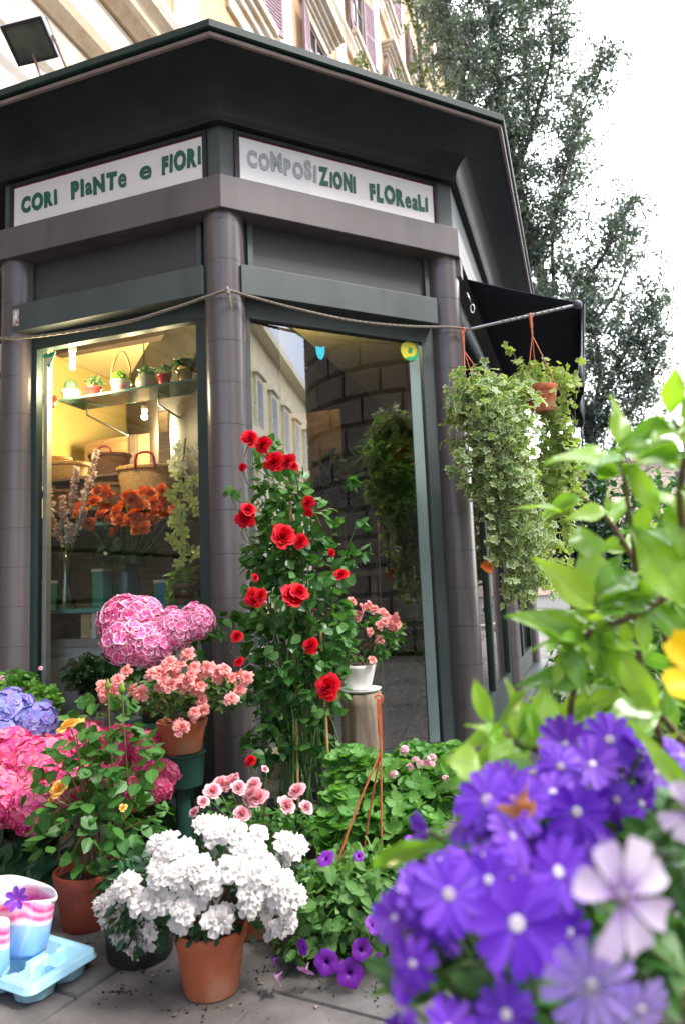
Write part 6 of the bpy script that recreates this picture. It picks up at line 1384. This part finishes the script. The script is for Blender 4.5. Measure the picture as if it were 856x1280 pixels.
h1 = [(645, 1155, 64, .50, (.0, -1, .12)), (560, 1118, 60, .53, (-.3, -.9, .3)), (697, 1090, 56, .55, (.2, -.5, .9)), (600, 1072, 54, .58, (-.2, -.6, .7)), (548, 1075, 44, .60, (-.5, -.6, .5)), (640, 1045, 48, .60, (0, -.6, .7)), (515, 1205, 42, .52, (-.3, -.9, .2)), (503, 1262, 50, .50, (-.3, -.9, 0)), (612, 1205, 36, .54, (.9, -.3, 0)), (632, 1268, 48, .50, (.2, -.9, .3)), (590, 1120, 46, .57, (-.1, -.7, .6)), (670, 1095, 46, .60, (0, -.4, .9)), (535, 1145, 46, .55, (-.6, -.7, 0)), (610, 1100, 44, .55, (-.1, -.8, .6)), (640, 1100, 40, .62, (.2, -.3, .9)), (520, 1120, 34, .56, (-.7, -.6, .2)), (690, 1060, 40, .64, (.1, -.4, .9)), (560, 1285, 40, .5, (0, -.9, .2))]
h2 = [(608, 1000, 46, .66, (-.3, -.6, .7)), (640, 1020, 48, .64, (0, -.7, .6)), (720, 1015, 50, .64, (.1, -.8, .5)), (761, 925, 46, .72, (0, -.5, .8)), (803, 940, 44, .70, (.3, -.5, .8)), (706, 930, 42, .74, (-.2, -.5, .8)), (665, 965, 44, .70, (-.3, -.6, .7)), (740, 955, 44, .70, (0, -.7, .7)), (585, 1030, 40, .66, (-.6, -.5, .5)), (690, 990, 44, .66, (0, -.6, .7)), (780, 960, 40, .74, (.2, -.8, .5)), (735, 985, 36, .7, (0, -.9, .3)), (625, 980, 36, .7, (-.4, -.4, .8)), (735, 1050, 34, .66, (.5, -.8, .2)), (700, 958, 38, .68, (0, -.8, .6)), (820, 965, 34, .72, (.4, -.8, .4)), (655, 1000, 40, .62, (-.2, -.8, .5)), (838, 985, 40, .72, (.2, -.8, .5)), (852, 945, 38, .74, (.3, -.6, .7)), (800, 1005, 38, .7, (.1, -.8, .4)), (770, 1000, 36, .7, (0, -.8, .5))]
cineraria('violet blue cineraria nearest the camera, with pale pink flower centres', V3(.20, .60, tabz+.001), h1, .03, [E(640, 1235, .60, 150, 70), E(560, 1240, .62, 60, 60), E(700, 1170, .66, 90, 50)], 60, M_cin)
cineraria('violet blue cineraria behind the nearest one, below the yellow-green shrub', V3(.30, .82, tabz+.001), h2, .03, [E(720, 1060, .80, 110, 50), E(800, 1010, .78, 60, 60), E(640, 1060, .8, 70, 40)], 55, M_cin)
# lilac cape daisies
M_os = [leafmat('lilac_ray_petal', [(.66, .58, .74), (.72, .64, .78), (.56, .46, .68)], transl=.35, tcol=(1.05, .95, 1.1), inner=(.40, .25, .58), inner_at=(.15, .5)), leafmat('dark_violet_disc', [(.12, .07, .16)], transl=0)]
M_os2 = [leafmat('mid_lilac_petal', [(.32, .22, .66), (.40, .30, .70)], transl=.3, tcol=(1.1, .9, 1.2)), M_os[1]]
od = thing('cape_daisy', 'pale lilac cape daisy with spoon shaped petals at the lower right, nearest the lens', 'potted plant', V3(.40, .53, tabz+.001)); pot(od, V3(.40, .53, tabz+.001), .07, .12, M_terra)
def os_geo(n, W_, miss=()):
    g = Geo()
    for i in range(n):
        if i in miss: continue
        petal_flat(g, i*2*pi/n, .95+.1*rng.random(), W_, .12, .35, 0, .1+rng.normal()*.06, False, 7, .72, 'obov', .15, 4)
    lathe(g, [(.16, -.02), (.15, .05), (.08, .09), (.001, .09)], (0, 0, 0), 16, 1); return g
o1 = os_geo(8, .30, (6,)).mesh('lilac_bloom', M_os, True); o2 = os_geo(13, .17).mesh('mid_lilac_bloom', M_os2, True)
g = Geo(); top = V3(.40, .53, tabz+.11)
for (px, py, rp, Y, ax, m_) in ((776, 1122, 74, .44, (.25, -1, .05), o1), (738, 1232, 62, .46, (.1, -1, -.1), o2), (862, 1015, 40, .5, (-.3, -.9, .1), o1), (800, 1262, 44, .47, (.3, -.8, -.3), o2), (850, 1110, 30, .6, (.2, -.7, .5), o2)):
    q = at(px, py, Y); place('bloom', m_, od, q, unit(V3(*ax)), rng.random()*6, rp/FPX*Y*.82); tube(g, curve_pts([q+V3(0, .003, 0), q+V3(.0, .03, -.02), (q+top)/2+V3(.02, .02, 0), top], 8), .0018, n=5)
obj('stems', g, M_stem, od); g = Geo(); leaves(g, T_OV, [E(800, 1190, .56, 70, 60), E(720, 1260, .56, 80, 40), E(840, 1080, .6, 40, 90)], 190, (.018, .04), up=.6); obj('leaves', g, M_g_mid, od)
# wilted orange blossom and cream bud
wb = thing('wilted_blossom', 'wilted orange blossom lying among the violet cinerarias', 'blossom', at(648, 1002, .60)); g = Geo()
w1 = Geo(); petal_flat(w1, 0, 1, .36, 0, .6, 0, .15, False, 4, .9, 'obov', .7, 3)
g.inst(w1, frames(rvec(11)*V3(1.3, .5, .8), rvec(11), .009+.008*rng.random(11)), at(648, 1000, .595)+rng.normal(size=(11, 3))*V3(.006, .003, .007))
obj('petals', g, leafmat('wilted_petal', [(.55, .24, .06), (.62, .36, .14), (.38, .15, .06)], transl=.3, tcol=(1.1, .9, .5)), wb, smooth=True)

# near shrub with big shiny leaves
sb = V3(.66, .93, 0)
ns_ = thing('glossy_leaf_shrub', 'near shrub of large bright yellow-green leaves filling the right side, out of focus', 'shrub', sb); pot(ns_, sb, .17, .30, M_terrad)
M_nl = leafmat('bright_shrub_leaf', [(.16, .34, .03), (.24, .42, .045), (.11, .28, .04), (.28, .44, .06), (.09, .24, .05)], rough=.24, transl=.42, spec=.55, vein=.5, tcol=(1.5, 1.6, .5)); 
wood = Geo(); lf = Geo(); base = sb+V3(0, 0, .26); 
br = [[(738, 1010, .86), (712, 900, .84), (730, 820, .82), (745, 740, .80)], [(870, 720, .84), (800, 765, .82), (740, 790, .82), (700, 812, .80)], [(850, 1000, .9), (800, 830, .86), (792, 690, .84), (775, 570, .80)], [(880, 800, .86), (850, 640, .8), (856, 560, .76), (838, 520, .74)], [(738, 1010, .86), (690, 950, .8), (640, 925, .78), (615, 905, .76)], [(870, 950, .95), (830, 900, .9), (790, 870, .86), (765, 850, .85)], [(870, 900, 1.05), (800, 720, 1.0), (760, 650, 1.0), (725, 620, 1.0)]]
def leaf_px(bx, by, Yb, tx, ty_, Yt, wpx, nrm=None):
    a = at(bx, by, Yb); b = at(tx, ty_, Yt); L_ = np.linalg.norm(b-a); ax = (b-a)/L_; nm = V3(*(nrm or (rng.normal()*.3, -.7, .6))); wf = wpx/FPX*Yb/(.42*L_)
    R = frames(ax[None], unit(nm)[None], [L_]); R[:, :, 1] *= wf; lf.inst(T_BIG, R, a[None])
for P_ in br:
    P = curve_pts(PX(P_), 22); tube(wood, P, np.linspace(.005, .002, 22), n=6); tube(wood, curve_pts([base, (base+P[0])/2+V3(.04, 0, 0), P[0]], 8), np.linspace(.009, .005, 8), n=6)
    for k in range(1, 22, 2):
        d = unit(P[min(k+1, 21)]-P[max(k-1, 0)])
        for s in (-1, 1):
            sd_ = unit(np.cross(d, unit(V3(0, -1, 0)+rng.normal(size=3)*.5)))*s; ax = unit(d*.7+sd_+rng.normal(size=3)*.25); nm = unit(V3(0, -.6, .8)+rng.normal(size=3)*.45)
            if rng.random() < .8: lf.inst(T_BIG, frames(ax[None], nm[None], [.036+.032*rng.random()]), (P[k])[None])
for L__ in ((775, 572, .8, 777, 488, .8, 30), (772, 578, .8, 692, 556, .78, 46, (0, -.6, .8)), (770, 572, .8, 745, 600, .82, 30), (856, 575, .76, 768, 548, .8, 52, (0, -.8, .5)), (860, 560, .75, 828, 506, .74, 36), (775, 580, .8, 835, 640, .78, 36), (738, 700, .78, 728, 650, .8, 44, (0, -1, .2)), (745, 745, .8, 738, 672, .8, 46, (.1, -1, .2)), (742, 760, .8, 684, 700, .76, 42, (-.3, -.9, .4)), (745, 770, .8, 830, 725, .82, 44), (740, 750, .8, 800, 700, .82, 44), (730, 800, .82, 660, 762, .76, 44, (0, -.9, .4)), (735, 850, .82, 655, 842, .8, 38), (700, 640, .95, 650, 622, .95, 18, (0, -.3, 1)), (760, 640, .95, 708, 640, .95, 30), (665, 935, .78, 640, 870, .78, 42, (-.4, -1, 0)), (672, 935, .78, 690, 855, .78, 48, (.3, -1, .1)), (600, 958, .7, 560, 945, .7, 46, (0, -.7, .7)), (700, 990, .72, 560, 958, .70, 60, (0, -.6, .8)), (690, 970, .74, 580, 1010, .7, 44, (0, -.8, .5)), (760, 905, .8, 830, 880, .8, 50), (760, 850, .82, 755, 780, .8, 40), (800, 860, .84, 720, 780, .8, 46, (0, -.8, .5)), (820, 890, .8, 772, 815, .78, 34, (-.5, -.8, .3)), (640, 925, .78, 592, 900, .76, 14), (856, 760, .8, 800, 650, .8, 60, (0, -1, .2)), (850, 700, .8, 870, 600, .8, 60, (0, -1, .2)), (800, 760, .84, 870, 790, .82, 40), (470, 1085, .66, 520, 1045, .6, 26), (860, 1000, .66, 800, 905, .66, 24), (750, 900, .9, 800, 820, .9, 46), (700, 900, .9, 760, 860, .88, 40)):
    leaf_px(*L__)
obj('branches', wood, M_wood, ns_, smooth=True); obj('leaves', lf, M_nl, ns_, smooth=True)
# finer filler shrub behind it
fs = thing('fine_leaf_shrub', 'finer leaved light green shrub filling in behind the near glossy leaves', 'shrub', V3(.95, 1.75, 0)); pot(fs, V3(.95, 1.75, 0), .16, .26, M_blk)
ell = [E(800, 850, 1.7, 90, 90), E(830, 720, 1.75, 60, 90), E(770, 930, 1.6, 70, 60), E(860, 960, 1.6, 60, 80), E(740, 800, 1.8, 40, 60)]
g = Geo(); leaves(g, T_OV, ell, 1000, (.03, .06), up=.5, out=.5, shell=(.2, 1.05)); obj('leaves', g, leafmat('fresh_leaf', [(.08, .22, .04), (.14, .30, .06), (.05, .15, .04), (.26, .36, .10)]), fs); g = Geo(); stems(g, V3(.95, 1.75, .2), ell, 60, (.006, .002), .05); obj('stems', g, M_wood, fs)
# small bud branch and yellow bloom
yf = thing('yellow_flower', 'bright yellow petalled flower cut by the right picture edge', 'flower', V3(.72, .80, 0)); q = at(905, 850, .62)
g = Geo()
for k in range(6): petal_flat(g, k*pi/3+.3, .042, .016, .003, .5, 0, .02, False, 6, .85, 'obov', -.25, 4)
ym = g.mesh('yellow_petals', [leafmat('yellow_flower_petal', [(.86, .62, .02), (.84, .56, .01)], transl=.3, tcol=(1.1, 1.05, .4))], True); place('petals', ym, yf, q, (-.5, -.7, .5), .2, 1.0)
g = Geo(); tube(g, curve_pts([q, q+V3(.02, .06, -.12), V3(.70, .78, .3), V3(.72, .80, .12)], 12), .0025); obj('stem', g, M_stem, yf); pot(yf, V3(.72, .80, 0), .07, .12, M_terra)
